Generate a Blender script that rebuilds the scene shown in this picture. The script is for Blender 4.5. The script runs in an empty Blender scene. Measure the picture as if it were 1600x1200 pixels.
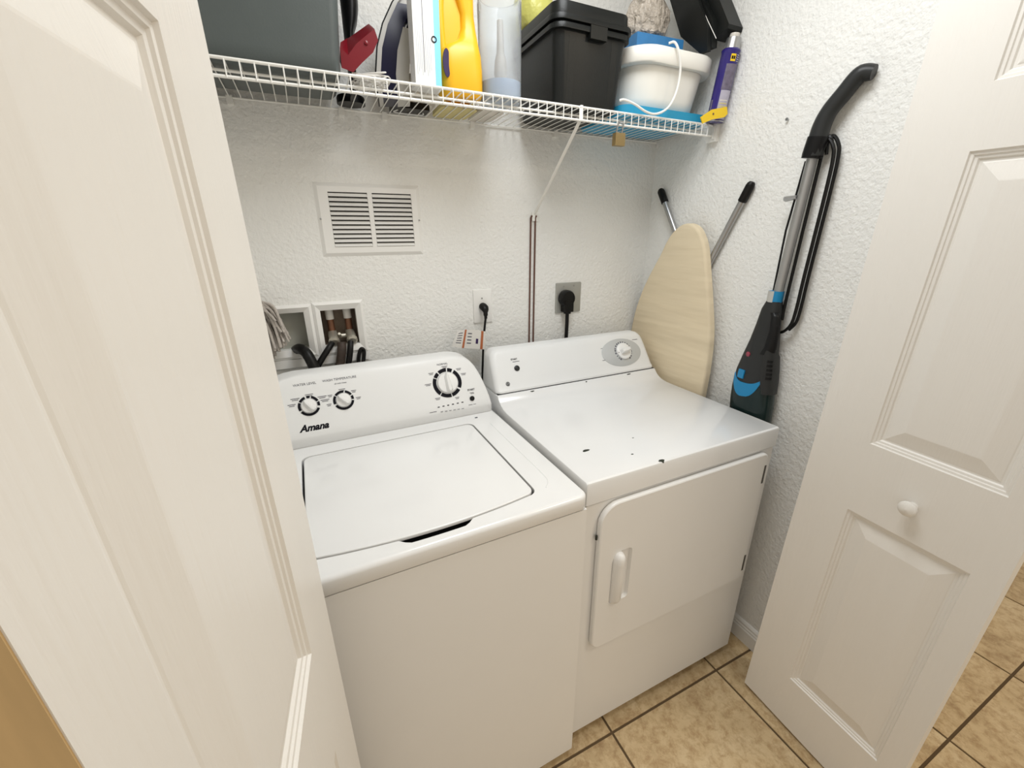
import bpy, bmesh, math, random
from mathutils import Vector, Matrix
random.seed(7)
PI = math.pi
SC = bpy.context.scene
COL = SC.collection

# ------------------------------------------------------------------ camera
FPX = 649.04
CP = Vector((-0.5039, -1.5984, 1.4539))
YAW, PITCH, ROLL = 0.4383, 0.3444, -0.0077
FW = Vector((math.sin(YAW)*math.cos(PITCH), math.cos(YAW)*math.cos(PITCH), -math.sin(PITCH)))
R0 = Vector((math.cos(YAW), -math.sin(YAW), 0)); U0 = R0.cross(FW)
RT = math.cos(ROLL)*R0 + math.sin(ROLL)*U0
UP = -math.sin(ROLL)*R0 + math.cos(ROLL)*U0
cam_d = bpy.data.cameras.new('camera'); cam = bpy.data.objects.new('camera', cam_d); COL.objects.link(cam)
cam_d.sensor_width = 36.0; cam_d.lens = FPX/1600*36.0; cam_d.clip_start = 0.02
M3 = Matrix((RT, UP, -FW)).transposed()
cam.matrix_world = Matrix.Translation(CP) @ M3.to_4x4()
SC.camera = cam

# ------------------------------------------------------------------ light
SC.view_settings.view_transform = 'Standard'; SC.view_settings.look = 'None'
SC.view_settings.gamma = 1.0; SC.view_settings.use_curve_mapping = False
SC.view_settings.exposure = 0.3
wd = bpy.data.worlds.new('world'); SC.world = wd; wd.use_nodes = True
wd.node_tree.nodes['Background'].inputs[0].default_value = (1.0, 0.925, 0.815, 1)
wd.node_tree.nodes['Background'].inputs[1].default_value = 0.52
def area(name, loc, size, power, col, target=None):
    d = bpy.data.lights.new(name, 'AREA'); d.shape = 'DISK'; d.size = size; d.energy = power; d.color = col
    o = bpy.data.objects.new(name, d); COL.objects.link(o); o.location = loc
    if target is not None:
        o.rotation_euler = (Vector(target)-Vector(loc)).to_track_quat('-Z', 'Y').to_euler()
    return o
area('ceiling_lamp', (0.05, -0.98, 2.43), 0.60, 10.5, (0.96, 0.985, 1.0))
area('hall_fill', (1.00, -2.00, 2.40), 0.40, 10.0, (1.0, 0.86, 0.66))  # added warm fill for machine fronts and hall floor, no known fixture

# ------------------------------------------------------------------ pixel -> point on a real plane of the room
def ray(px, py): return FW + (px-800)/FPX*RT - (py-600)/FPX*UP
def atN(px, py, p0, n):
    r = ray(px, py); n = Vector(n); return CP + r*((Vector(p0)-CP).dot(n)/r.dot(n))
def atX(px, py, v): return atN(px, py, (v, 0, 0), (1, 0, 0))
def atY(px, py, v): return atN(px, py, (0, v, 0), (0, 1, 0))
def atZ(px, py, v): return atN(px, py, (0, 0, v), (0, 0, 1))

# ------------------------------------------------------------------ materials
def mat(name, col, rough=0.5, metal=0.0, bump=0.0, bscale=100.0, bdist=0.002, var=0.0, vscale=8.0, coat=0.0,
        trans=0.0, stretch=None, ior=1.45, emit=None, alpha=1.0, detail=3.0, spec=0.5):
    m = bpy.data.materials.new(name); m.use_nodes = True
    nt = m.node_tree; b = nt.nodes['Principled BSDF']
    b.inputs['Roughness'].default_value = rough; b.inputs['Metallic'].default_value = metal
    b.inputs['Coat Weight'].default_value = coat; b.inputs['Coat Roughness'].default_value = 0.08
    b.inputs['Transmission Weight'].default_value = trans; b.inputs['IOR'].default_value = ior
    b.inputs['Alpha'].default_value = alpha; b.inputs['Specular IOR Level'].default_value = spec
    c4 = (col[0], col[1], col[2], 1)
    b.inputs['Base Color'].default_value = c4
    tc = nt.nodes.new('ShaderNodeTexCoord'); mp = nt.nodes.new('ShaderNodeMapping')
    nt.links.new(tc.outputs['Object'], mp.inputs['Vector'])
    if stretch: mp.inputs['Scale'].default_value = stretch
    if var > 0 or True:
        n = nt.nodes.new('ShaderNodeTexNoise'); n.inputs['Scale'].default_value = vscale; n.inputs['Detail'].default_value = 4
        nt.links.new(mp.outputs['Vector'], n.inputs['Vector'])
        mx = nt.nodes.new('ShaderNodeMix'); mx.data_type = 'RGBA'
        v = max(var, 0.015)
        mx.inputs['A'].default_value = tuple(max(0, x*(1-v)) for x in col)+(1,)
        mx.inputs['B'].default_value = tuple(min(1, x*(1+v)) for x in col)+(1,)
        nt.links.new(n.outputs['Fac'], mx.inputs['Factor']); nt.links.new(mx.outputs['Result'], b.inputs['Base Color'])
    if bump > 0:
        n2 = nt.nodes.new('ShaderNodeTexNoise'); n2.inputs['Scale'].default_value = bscale; n2.inputs['Detail'].default_value = detail
        nt.links.new(mp.outputs['Vector'], n2.inputs['Vector'])
        bp = nt.nodes.new('ShaderNodeBump'); bp.inputs['Strength'].default_value = bump; bp.inputs['Distance'].default_value = bdist
        nt.links.new(n2.outputs['Fac'], bp.inputs['Height']); nt.links.new(bp.outputs['Normal'], b.inputs['Normal'])
    if emit:
        b.inputs['Emission Color'].default_value = tuple(emit)+(1,); b.inputs['Emission Strength'].default_value = 1
    return m

def mat_tile():
    m = bpy.data.materials.new('travertine_tile'); m.use_nodes = True; nt = m.node_tree; b = nt.nodes['Principled BSDF']
    tc = nt.nodes.new('ShaderNodeTexCoord'); oi = nt.nodes.new('ShaderNodeObjectInfo')
    ad = nt.nodes.new('ShaderNodeVectorMath'); ad.operation = 'ADD'
    mul = nt.nodes.new('ShaderNodeMath'); mul.operation = 'MULTIPLY'; mul.inputs[1].default_value = 37.0
    nt.links.new(oi.outputs['Random'], mul.inputs[0])
    nt.links.new(tc.outputs['Object'], ad.inputs[0]); nt.links.new(mul.outputs[0], ad.inputs[1])
    def noise(sc, det, rough=0.6, dist=0.0):
        n = nt.nodes.new('ShaderNodeTexNoise'); n.inputs['Scale'].default_value = sc; n.inputs['Detail'].default_value = det
        n.inputs['Roughness'].default_value = rough; n.inputs['Distortion'].default_value = dist
        nt.links.new(ad.outputs[0], n.inputs['Vector']); return n
    n1 = noise(7, 6, 0.65, 0.4); n2 = noise(34, 6, 0.75, 0.3)
    r1 = nt.nodes.new('ShaderNodeValToRGB')
    r1.color_ramp.elements[0].position = 0.3; r1.color_ramp.elements[0].color = (0.43, 0.31, 0.165, 1)
    r1.color_ramp.elements[1].position = 0.72; r1.color_ramp.elements[1].color = (0.68, 0.55, 0.35, 1)
    e = r1.color_ramp.elements.new(0.5); e.color = (0.59, 0.45, 0.26, 1)
    nt.links.new(n1.outputs['Fac'], r1.inputs['Fac'])
    r2 = nt.nodes.new('ShaderNodeValToRGB')
    r2.color_ramp.elements[0].position = 0.36; r2.color_ramp.elements[0].color = (0.62, 0.52, 0.42, 1)
    r2.color_ramp.elements[1].position = 0.56; r2.color_ramp.elements[1].color = (1, 1, 1, 1)
    nt.links.new(n2.outputs['Fac'], r2.inputs['Fac'])
    mx = nt.nodes.new('ShaderNodeMix'); mx.data_type = 'RGBA'; mx.blend_type = 'MULTIPLY'; mx.inputs['Factor'].default_value = 0.8
    nt.links.new(r1.outputs['Color'], mx.inputs['A']); nt.links.new(r2.outputs['Color'], mx.inputs['B'])
    nt.links.new(mx.outputs['Result'], b.inputs['Base Color'])
    b.inputs['Roughness'].default_value = 0.42
    bp = nt.nodes.new('ShaderNodeBump'); bp.inputs['Strength'].default_value = 0.25; bp.inputs['Distance'].default_value = 0.002
    nt.links.new(n2.outputs['Fac'], bp.inputs['Height']); nt.links.new(bp.outputs['Normal'], b.inputs['Normal'])
    return m

M = dict(
    wall=mat('painted_textured_wall', (0.82, 0.815, 0.785), 0.62, bump=0.85, bscale=100, bdist=0.004, detail=2.5),
    ceil=mat('ceiling_paint', (0.8, 0.79, 0.76), 0.8, bump=0.3, bscale=90),
    door=mat('door_paint', (0.79, 0.765, 0.72), 0.38, bump=0.35, bscale=60, bdist=0.0016, stretch=(3, 3, 0.22), detail=4),
    trim=mat('trim_paint', (0.83, 0.82, 0.79), 0.4),
    white=mat('appliance_enamel', (0.83, 0.835, 0.835), 0.22, coat=0.35),
    whitefront=mat('appliance_enamel_textured', (0.82, 0.815, 0.80), 0.33, bump=0.05, bscale=300, bdist=0.0005),
    console=mat('console_plastic', (0.80, 0.805, 0.80), 0.38),
    knob=mat('knob_plastic', (0.84, 0.84, 0.83), 0.28),
    black=mat('black_plastic', (0.006, 0.006, 0.0065), 0.38, spec=0.28),
    print=mat('black_print', (0.008, 0.008, 0.012), 0.6, spec=0.15),
    greyprint=mat('grey_print', (0.13, 0.13, 0.15), 0.6, spec=0.2),
    rawwood=mat('raw_door_edge', (0.62, 0.43, 0.21), 0.8, var=0.2, vscale=30, stretch=(3, 3, 0.3)),
    dark=mat('dark_gap', (0.03, 0.03, 0.03), 0.8),  # near-black for seams, and for shade painted into recesses
    darkgrey=mat('dark_grey_metal', (0.10, 0.095, 0.085), 0.5, metal=0.4),
    silver=mat('dial_silver', (0.56, 0.58, 0.59), 0.42, metal=0.25),
    chip=mat('bare_chip', (0.025, 0.03, 0.02), 0.7),
    grout=mat('grout', (0.115, 0.075, 0.038), 0.9, bump=0.3, bscale=300),
    tile=mat_tile(),
    wire=mat('white_vinyl_wire', (0.85, 0.84, 0.80), 0.35),
    copper=mat('old_copper', (0.20, 0.095, 0.055), 0.45, metal=0.6, var=0.3, vscale=40),
    brown=mat('brown_rod', (0.13, 0.06, 0.042), 0.45, var=0.2, vscale=50),
    brass=mat('brass', (0.36, 0.26, 0.12), 0.35, metal=0.8),
    nickel=mat('valve_nickel', (0.55, 0.52, 0.44), 0.4, metal=0.7),
    steel=mat('steel', (0.42, 0.42, 0.42), 0.32, metal=0.85),
    plate=mat('grey_plate', (0.40, 0.40, 0.37), 0.45, metal=0.5),
    boxin=mat('box_interior', (0.42, 0.42, 0.37), 0.8),
    boxdark=mat('box_interior_dark', (0.24, 0.19, 0.145), 0.9, var=0.3, vscale=60),
    mop=mat('mop_cotton', (0.44, 0.40, 0.36), 0.95, var=0.35, vscale=120, bump=0.6, bscale=500),
    rubber=mat('black_rubber', (0.006, 0.0055, 0.005), 0.42, spec=0.28),
    rusty=mat('aged_hose', (0.045, 0.03, 0.022), 0.6, var=0.6, vscale=80),
    cover=mat('cream_cotton', (0.73, 0.62, 0.44), 0.9, var=0.08, vscale=7, bump=0.42, bscale=5, bdist=0.03, stretch=(1, 0.45, 2.8), detail=2.5),
    vacgrey=mat('charcoal_plastic', (0.026, 0.027, 0.027), 0.38, spec=0.3),
    vacsmoke=mat('smoked_bin', (0.008, 0.02, 0.019), 0.2, coat=0.15, spec=0.3),
    vacblue=mat('vacuum_blue', (0.008, 0.22, 0.46), 0.35),
    red=mat('red_plastic', (0.17, 0.003, 0.010), 0.3),
    vacred=mat('dark_red_lens', (0.30, 0.05, 0.08), 0.3),
    tote=mat('green_grey_plastic', (0.085, 0.10, 0.098), 0.42, var=0.06, vscale=20, bump=0.1, bscale=250),
    binblack=mat('tool_box_black', (0.008, 0.009, 0.0085), 0.36, bump=0.1, bscale=300, spec=0.3),
    navy=mat('iron_navy', (0.005, 0.005, 0.028), 0.3, spec=0.3),
    irongrey=mat('iron_grey', (0.50, 0.49, 0.46), 0.4),
    carton=mat('white_carton', (0.80, 0.80, 0.79), 0.55),
    cyan=mat('cyan_print', (0.25, 0.66, 0.86), 0.5),
    yellow=mat('yellow_jug_plastic', (0.86, 0.46, 0.015), 0.35),
    purple=mat('purple_label', (0.022, 0.006, 0.065), 0.45, var=0.5, vscale=60),
    clear=mat('clear_plastic', (0.90, 0.93, 0.96), 0.12, trans=0.85, ior=1.2),
    bluewater=mat('pale_blue_fill', (0.55, 0.70, 0.90), 0.35, trans=0.25),
    greenbag=mat('yellow_green_plastic', (0.62, 0.60, 0.16), 0.35, bump=0.7, bscale=30, bdist=0.01),
    crumple=mat('crumpled_film', (0.60, 0.53, 0.45), 0.25, var=0.4, vscale=25, bump=1.0, bscale=45, bdist=0.02, trans=0.2),
    tub=mat('white_tub', (0.83, 0.81, 0.75), 0.35),
    tray=mat('sky_blue_plastic', (0.03, 0.36, 0.62), 0.35),
    bluebox=mat('blue_sponge_box', (0.035, 0.20, 0.46), 0.45, var=0.2, vscale=30),
    canblue=mat('can_blue', (0.022, 0.012, 0.16), 0.25, coat=0.3),
    canlabel=mat('can_label', (0.42, 0.40, 0.48), 0.4, var=0.15, vscale=70),
    candark=mat('can_dark_print', (0.14, 0.12, 0.17), 0.4, var=0.6, vscale=90),
    scraper=mat('yellow_scraper', (0.86, 0.58, 0.012), 0.4),
    cord=mat('white_cord', (0.78, 0.76, 0.72), 0.5),
    cloth=mat('pale_yellow_cloth', (0.62, 0.54, 0.26), 0.9, var=0.2, vscale=25),
    bag=mat('white_film', (0.66, 0.62, 0.56), 0.4, var=0.2, vscale=30),
    tag=mat('tag_paper', (0.70, 0.68, 0.64), 0.6),
    orange=mat('tag_orange', (0.42, 0.13, 0.05), 0.6),
)

# ------------------------------------------------------------------ mesh helpers
def nb(): return bmesh.new()
def box(bm, x0, x1, y0, y1, z0, z1):
    v = [bm.verts.new(p) for p in ((x0,y0,z0),(x1,y0,z0),(x1,y1,z0),(x0,y1,z0),(x0,y0,z1),(x1,y0,z1),(x1,y1,z1),(x0,y1,z1))]
    for f in ((3,2,1,0),(4,5,6,7),(0,1,5,4),(1,2,6,5),(2,3,7,6),(3,0,4,7)): bm.faces.new([v[i] for i in f])
    return v
def xbox(bm, sx, sy, sz, mtx):                       # box centred on mtx
    v = box(bm, -sx/2, sx/2, -sy/2, sy/2, -sz/2, sz/2)
    for a in v: a.co = mtx @ a.co
    return v
def loft(bm, loops, cap0=True, cap1=True, closed=True):
    rows = [[bm.verts.new(p) for p in L] for L in loops]; n = len(rows[0])
    for a, b in zip(rows, rows[1:]):
        for i in range(n if closed else n-1):
            j = (i+1) % n
            bm.faces.new((a[i], a[j], b[j], b[i]))
    if cap0: bm.faces.new(list(reversed(rows[0])))
    if cap1: bm.faces.new(rows[-1])
    return rows
def smooth_path(pts, sub=6, closed=False):
    P = [Vector(p) for p in pts]; n = len(P); out = []
    rng = range(n) if closed else range(n-1)
    for i in rng:
        p1, p2 = P[i], P[(i+1) % n]
        p0 = P[i-1] if (i > 0 or closed) else p1*2-p2
        p3 = P[(i+2) % n] if (i+2 < n or closed) else p2*2-p1
        for k in range(sub):
            t = k/sub
            out.append(0.5*((2*p1)+(p2-p0)*t+(2*p0-5*p1+4*p2-p3)*t*t+(3*p1-p0-3*p2+p3)*t**3))
    if not closed: out.append(P[-1])
    return out
def tube(bm, pts, r, n=8, closed=False, flat=None, up=None):
    P = [Vector(p) for p in pts]; m = len(P); loops = []; u = None
    for i in range(m):
        a = P[i-1] if (i > 0 or closed) else P[i]; b = P[(i+1) % m] if (i < m-1 or closed) else P[i]
        t = (b-a).normalized()
        if u is None:
            ref = Vector(up) if up else (Vector((0,0,1)) if abs(t.z) < 0.9 else Vector((1,0,0)))
            u = (ref - t*ref.dot(t)).normalized()
        else: u = (u - t*u.dot(t)).normalized()
        w = t.cross(u); rr = r[i] if isinstance(r, (list, tuple)) else r
        k = flat if flat else 1.0
        loops.append([P[i]+(u*math.cos(2*PI*j/n)*rr*k+w*math.sin(2*PI*j/n)*rr) for j in range(n)])
    if closed:
        loops.append(loops[0]); rows = [[bm.verts.new(p) for p in L] for L in loops[:-1]]
        for a in range(len(rows)):
            A, B = rows[a], rows[(a+1) % len(rows)]
            for i in range(n): bm.faces.new((A[i], A[(i+1) % n], B[(i+1) % n], B[i]))
    else: loft(bm, loops)
def lathe(bm, prof, n=24, mtx=None, cap0=True, cap1=True):
    loops = [[Vector((r*math.cos(2*PI*k/n), r*math.sin(2*PI*k/n), z)) for k in range(n)] for r, z in prof]
    if mtx is not None: loops = [[mtx @ p for p in L] for L in loops]
    loft(bm, loops, cap0, cap1)
def rrect(x0, x1, y0, y1, r, n=5, rs=None):          # ccw outline; rs = radii at (x0y0, x1y0, x1y1, x0y1)
    rs = rs or (r, r, r, r); out = []
    for (cx, cy, a0, q) in ((x0, y0, PI, rs[0]), (x1, y0, 1.5*PI, rs[1]), (x1, y1, 0, rs[2]), (x0, y1, 0.5*PI, rs[3])):
        ccx = cx + (q if cx == x0 else -q); ccy = cy + (q if cy == y0 else -q)
        for k in range(n+1):
            a = a0 + 0.5*PI*k/n; out.append((ccx+q*math.cos(a), ccy+q*math.sin(a)))
    return out
def offs(L, d):                                      # shrink a ccw outline by d
    n = len(L); out = []
    for i in range(n):
        p, a, b = Vector(L[i]), Vector(L[i-1]), Vector(L[(i+1) % n])
        e = (b-a)
        if e.length < 1e-9: out.append(tuple(p)); continue
        e.normalize(); out.append((p.x-e.y*d, p.y+e.x*d))
    return out
def fill_ring(bm, outer, inners):                    # planar face between loops of BMVerts
    ed = []
    for L in [outer]+inners:
        for i in range(len(L)):
            a, b = L[i], L[(i+1) % len(L)]
            ed.append(bm.edges.get((a, b)) or bm.edges.new((a, b)))
    bmesh.ops.triangle_fill(bm, edges=ed, use_beauty=True, use_dissolve=False)
def slab(bm, outline, fn, thick, bev=0.004, steps=2, back=True):  # outline (u,v) ccw -> solid, fn(u,v,w) -> point, w = out of face
    loops = []
    if back: loops.append([fn(u, v, 0) for u, v in outline])
    for k in range(steps+1):
        a = 0.5*PI*k/steps
        o = offs(outline, bev*(1-math.cos(a)))
        loops.append([fn(u, v, thick-bev+bev*math.sin(a)) for u, v in o])
    loft(bm, loops, cap0=back, cap1=True)
def wmat(o):
    m = o.matrix_basis.copy(); p = o.parent
    return m if p is None else wmat(p) @ o.matrix_parent_inverse @ m
def obj(name, bm, m, parent=None, bevel=0.0, seg=2, local=False, smooth=35, kind=None, label=None):
    if bevel > 0:
        bmesh.ops.bevel(bm, geom=[e for e in bm.edges if len(e.link_faces) == 2 and e.calc_face_angle() > 0.5],
                        offset=bevel, segments=seg, profile=0.5, affect='EDGES', clamp_overlap=True)
    bmesh.ops.recalc_face_normals(bm, faces=bm.faces)
    me = bpy.data.meshes.new(name); bm.to_mesh(me); bm.free()
    if m: me.materials.append(m)
    if smooth:
        for p in me.polygons: p.use_smooth = True
        me.set_sharp_from_angle(angle=math.radians(smooth))
    o = bpy.data.objects.new(name, me); COL.objects.link(o)
    if parent is not None:
        o.parent = parent
        if not local: o.matrix_parent_inverse = wmat(parent).inverted()
    if kind: o['kind'] = kind
    if label: o['label'] = label
    return o
def tag(o, label, cat, group=None):
    o['label'] = label; o['category'] = cat
    if group: o['group'] = group
    return o
def thing(name, label, cat, loc=(0,0,0), rotz=0.0, group=None):
    o = bpy.data.objects.new(name, None); o.empty_display_size = 0.05; COL.objects.link(o)
    o.location = loc; o.rotation_euler = (0, 0, rotz)
    return tag(o, label, cat, group)
def struct(o): o['kind'] = 'structure'; return o
def frame(o, n, up=(0,0,1)):                         # matrix: local z = n, local y ~ up, origin o
    n = Vector(n).normalized(); up = Vector(up); x = up.cross(n).normalized(); y = n.cross(x)
    m = Matrix((x, y, n)).transposed().to_4x4(); m.translation = Vector(o); return m
def text(name, s, size, mtx, m, parent, local=False, shear=0.0, bold=0.0, align='CENTER', ext=0.0002, sx=1.0):
    cu = bpy.data.curves.new(name, 'FONT'); cu.body = s; cu.size = size; cu.shear = shear; cu.offset = bold
    cu.align_x = align; cu.align_y = 'CENTER'; cu.extrude = ext; cu.resolution_u = 3
    t = bpy.data.objects.new(name, cu); COL.objects.link(t)
    dg = bpy.context.evaluated_depsgraph_get(); me = bpy.data.meshes.new_from_object(t.evaluated_get(dg))
    bpy.data.objects.remove(t); bpy.data.curves.remove(cu)
    me.name = name; me.transform(mtx @ Matrix.Diagonal((sx, 1, 1, 1))); me.materials.clear(); me.materials.append(m)
    o = bpy.data.objects.new(name, me); COL.objects.link(o); o.parent = parent
    if not local: o.matrix_parent_inverse = wmat(parent).inverted()
    return o

# ------------------------------------------------------------------ room shell
YB, XR, XL, YF = -0.196, 0.775, -0.80, -1.06         # back wall, right wall, left wall, front of closet
def grid_wall(bm, us, vs, holes, fn, depth):
    for i in range(len(us)-1):
        for j in range(len(vs)-1):
            if (i, j) in holes: continue
            bm.faces.new([bm.verts.new(fn(u, v, 0)) for u, v in ((us[i],vs[j]),(us[i+1],vs[j]),(us[i+1],vs[j+1]),(us[i],vs[j+1]))])
BX = [(-0.655, -0.540), (-0.494, -0.392)]            # openings of the outlet box bays
BZ = (1.128, 1.240)
bm = nb()
grid_wall(bm, [XL-0.1, BX[0][0]-.004, BX[0][1]+.004, BX[1][0]-.004, BX[1][1]+.004, XR+0.1], [-0.02, BZ[0]-.004, BZ[1]+.004, 2.6],
          {(1,1),(3,1)}, lambda u, v, w: Vector((u, YB, v)), 0.1)
bmesh.ops.remove_doubles(bm, verts=bm.verts, dist=1e-5)
box(bm, XL-0.1, XR+0.1, YB+0.12, YB+0.16, -0.02, 2.6)
struct(obj('wall_back', bm, M['wall'], smooth=0))
bm = nb(); box(bm, XR, XR+0.1, YF-0.02, YB+0.16, -0.02, 2.6); struct(obj('wall_right', bm, M['wall'], smooth=0))
bm = nb(); box(bm, XL-0.1, XL, YF-0.02, YB+0.16, -0.02, 2.6); struct(obj('wall_left', bm, M['wall'], smooth=0))
bm = nb(); box(bm, XR+0.1, 3.4, YF-0.02, YF+0.08, -0.02, 2.6); struct(obj('wall_front_right', bm, M['wall'], smooth=0))
bm = nb(); box(bm, -2.6, XL-0.1, YF-0.02, YF+0.08, -0.02, 2.6); struct(obj('wall_front_left', bm, M['wall'], smooth=0))
bm = nb(); box(bm, -2.6, 3.4, -1.9, YB+0.16, 2.44, 2.5); struct(obj('ceiling', bm, M['ceil'], smooth=0))

# floor: grout bed with separate tiles
bm = nb(); box(bm, -2.7, 3.5, -3.8, -0.05, -0.08, -0.003)
floor = struct(obj('floor', bm, M['grout'], smooth=0))
TX, TY, TS = 0.5837, -0.9606, 0.4553
bm = nb(); g = 0.0038; box(bm, g, TS-g, g, TS-g, -0.03, 0.0)
tile0 = obj('tile', bm, M['tile'], floor, bevel=0.002, seg=2)
first = True
for i in range(-6, 6):
    for j in range(-6, 2):
        x, y = TX+i*TS, TY+j*TS
        if x < -2.6 or x > 3.3 or y > -0.3 or y < -3.7: continue
        if y > -0.9 and (x < XL-TS or x > XR): continue
        if first: t = tile0; first = False
        else:
            t = tile0.copy(); COL.objects.link(t); t.parent = floor
        t.location = (x, y, 0)

# baseboard on the right wall
bm = nb()
prof = [(0, 0), (0.013, 0), (0.013, 0.055), (0.0105, 0.060), (0.0105, 0.066), (0.008, 0.070), (0.008, 0.078), (0.004, 0.085), (0, 0.088)]
loft(bm, [[Vector((XR-d, y, z)) for d, z in prof] for y in (YF-0.0, YB)])
struct(obj('baseboard_right', bm, M['trim'], smooth=0))
bm = nb(); loft(bm, [[Vector((XL+d, y, z)) for d, z in prof] for y in (YF, YB)]); struct(obj('baseboard_left', bm, M['trim'], smooth=0))
bm = nb(); loft(bm, [[Vector((x, YB-d, z)) for d, z in prof] for x in (XL+.013, XR-.013)]); struct(obj('baseboard_back', bm, M['trim'], smooth=0))
bm = nb(); loft(bm, [[Vector((x, YF-0.02-d, z)) for d, z in prof] for x in (XR+0.1, 3.4)]); struct(obj('baseboard_front', bm, M['trim'], smooth=0))

# ------------------------------------------------------------------ bifold doors
def leaf(name, parent, width, mtx, stile_a, stile_b, height=2.03, z0=0.012, T=0.034, flip=False, knob=None, edge=None):
    # local: u along the leaf from the track edge, v up, w out of the face
    zs = [(0.190-z0, 0.806-z0), (0.990-z0, 1.594-z0), (1.702-z0, 1.93-z0)]
    us = [0, stile_a, width-stile_b, width]; vs = [0]
    for a, b in zs: vs += [a, b]
    vs.append(height)
    bm = nb()
    def q(pts): bm.faces.new([bm.verts.new(mtx @ Vector(p)) for p in pts])
    for w in (0.0, -T):
        for i in range(3):
            for j in range(len(vs)-1):
                if i == 1 and j in (1, 3, 5): continue
                q([(us[i], vs[j], w), (us[i+1], vs[j], w), (us[i+1], vs[j+1], w), (us[i], vs[j+1], w)])
    for k in range(len(vs)-1):
        q([(0, vs[k], 0), (0, vs[k+1], 0), (0, vs[k+1], -T), (0, vs[k], -T)])
        q([(width, vs[k], 0), (width, vs[k], -T), (width, vs[k+1], -T), (width, vs[k+1], 0)])
    for v in (0, height):
        for k in range(3): q([(us[k], v, 0), (us[k+1], v, 0), (us[k+1], v, -T), (us[k], v, -T)])
    bmesh.ops.remove_doubles(bm, verts=bm.verts, dist=1e-5)
    lf = obj(name, bm, M['door'], parent, smooth=0)
    prof = [(0, 0), (0.002, -0.0035), (0.0065, -0.004), (0.008, -0.0065), (0.0125, -0.0072), (0.015, -0.0105), (0.019, -0.0105),
            (0.021, -0.0095), (0.052, -0.0022), (0.054, -0.002)]
    for a, b in zs:
        bm = nb()
        for s in (1, -1):
            loops = []
            for d, w in prof:
                ww = w if s == 1 else -T-w
                loops.append([mtx @ Vector((u, v, ww)) for u, v in ((stile_a+d, a+d), (width-stile_b-d, a+d), (width-stile_b-d, b-d), (stile_a+d, b-d))])
            loft(bm, loops, cap0=False, cap1=True)
        obj('panel', bm, M['door'], lf, smooth=0)
    if edge:
        bm = nb(); q2 = box(bm, width-.0005, width+.0008, .001, height-.001, -T+.0006, -.0006)
        for a in q2: a.co = mtx @ a.co
        obj('hinge_edge', bm, edge, lf, smooth=0)
    if knob:
        kb = nb(); u, v = knob
        lathe(kb, [(0.0, 0), (0.010, 0), (0.010, 0.002), (0.0075, 0.004), (0.0072, 0.010), (0.012, 0.0125), (0.0165, 0.017), (0.0175, 0.021), (0.0165, 0.025), (0.0115, 0.029), (0.0, 0.0305)],
              24, mtx @ Matrix.Translation((u, v, 0)), cap0=False, cap1=False)
        obj('knob', kb, M['door'], lf)
    return lf
def leaf_mtx(base, d, side, lean):
    # base point at the floor, d horizontal direction of u, w = side normal, leaning forward along u by lean
    d = Vector((d[0], d[1], 0)).normalized(); n = Vector((side[0], side[1], 0)).normalized()
    v = (Vector((0, 0, 1)) + d*lean).normalized(); u = (d - Vector((0, 0, 1))*lean).normalized()
    m = Matrix((u, v, n)).transposed().to_4x4(); m.translation = Vector(base); return m
d2 = bpy.data.objects.new('door_2', None); COL.objects.link(d2); d2.location = (0.63, -1.04, 0); struct(d2)
dr = Vector((-0.0341, -0.99942, 0))
leaf('leaf', d2, 0.390, leaf_mtx((0.6265, -1.0370, 0.012), dr, (-0.99942, 0.0341, 0), 0.0165), 0.116, 0.046, knob=(0.226, 0.877))
hinge2 = Vector((0.6265, -1.037, 0.012)) + dr*0.392
pv = Vector((0.095, 0.378, 0)).normalized()
leaf('leaf', d2, 0.388, leaf_mtx(hinge2+Vector((0.040, 0.0, 0)), pv, (pv.y, -pv.x, 0), -0.012), 0.046, 0.116)
d1 = bpy.data.objects.new('door_1', None); COL.objects.link(d1); d1.location = (-0.555, -1.05, 0); struct(d1)
dl = Vector((-0.118, -0.993, 0)).normalized()
leaf('leaf', d1, 0.390, leaf_mtx((-0.5545, -1.042, 0.012), dl, (-dl.y, dl.x, 0), 0.0155), 0.117, 0.046, knob=(0.226, 0.877), edge=M['rawwood'])
hinge1 = Vector((-0.5545, -1.042, 0.012)) + dl*0.392
pv = Vector((-0.10, 0.376, 0)).normalized()
leaf('leaf', d1, 0.388, leaf_mtx(hinge1+Vector((-0.040, 0.0, 0)), pv, (-pv.y, pv.x, 0), -0.012), 0.046, 0.116)

# ------------------------------------------------------------------ machine helpers
def console_shell(rows, cr=0.014, n=4):
    # rows: (z, yfront, yback, xl, xr)
    loops = []
    for z, yf, yb_, xl, xr in rows:
        r = min(cr, (yb_-yf)*0.45)
        loops.append([Vector((x, y, z)) for x, y in rrect(xl, xr, yf, yb_, r, n, (r, r, 0.003, 0.003))])
    bm = nb(); loft(bm, loops); return bm
def ring_arcs(bm, mtx, r0, r1, arcs, h=0.0006, z0=0.0):
    for a0, a1 in arcs:
        n = max(3, int((a1-a0)/0.12)); L0 = []
        rows = []
        for k in range(n+1):
            a = a0+(a1-a0)*k/n; c, s = math.sin(a), math.cos(a)          # clock angle from 12
            rows.append([mtx @ Vector((r0*c, r0*s, z0)), mtx @ Vector((r1*c, r1*s, z0)), mtx @ Vector((r1*c, r1*s, z0+h)), mtx @ Vector((r0*c, r0*s, z0+h))])
        loft(bm, rows)
def dashes(bm, mtx, items, h=0.0004):                # items (x, y, w, hgt) flat print marks
    for x, y, w, hh in items:
        v = box(bm, x-w/2, x+w/2, y-hh/2, y+hh/2, 0.0, h)
        for a in v: a.co = mtx @ a.co

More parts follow.
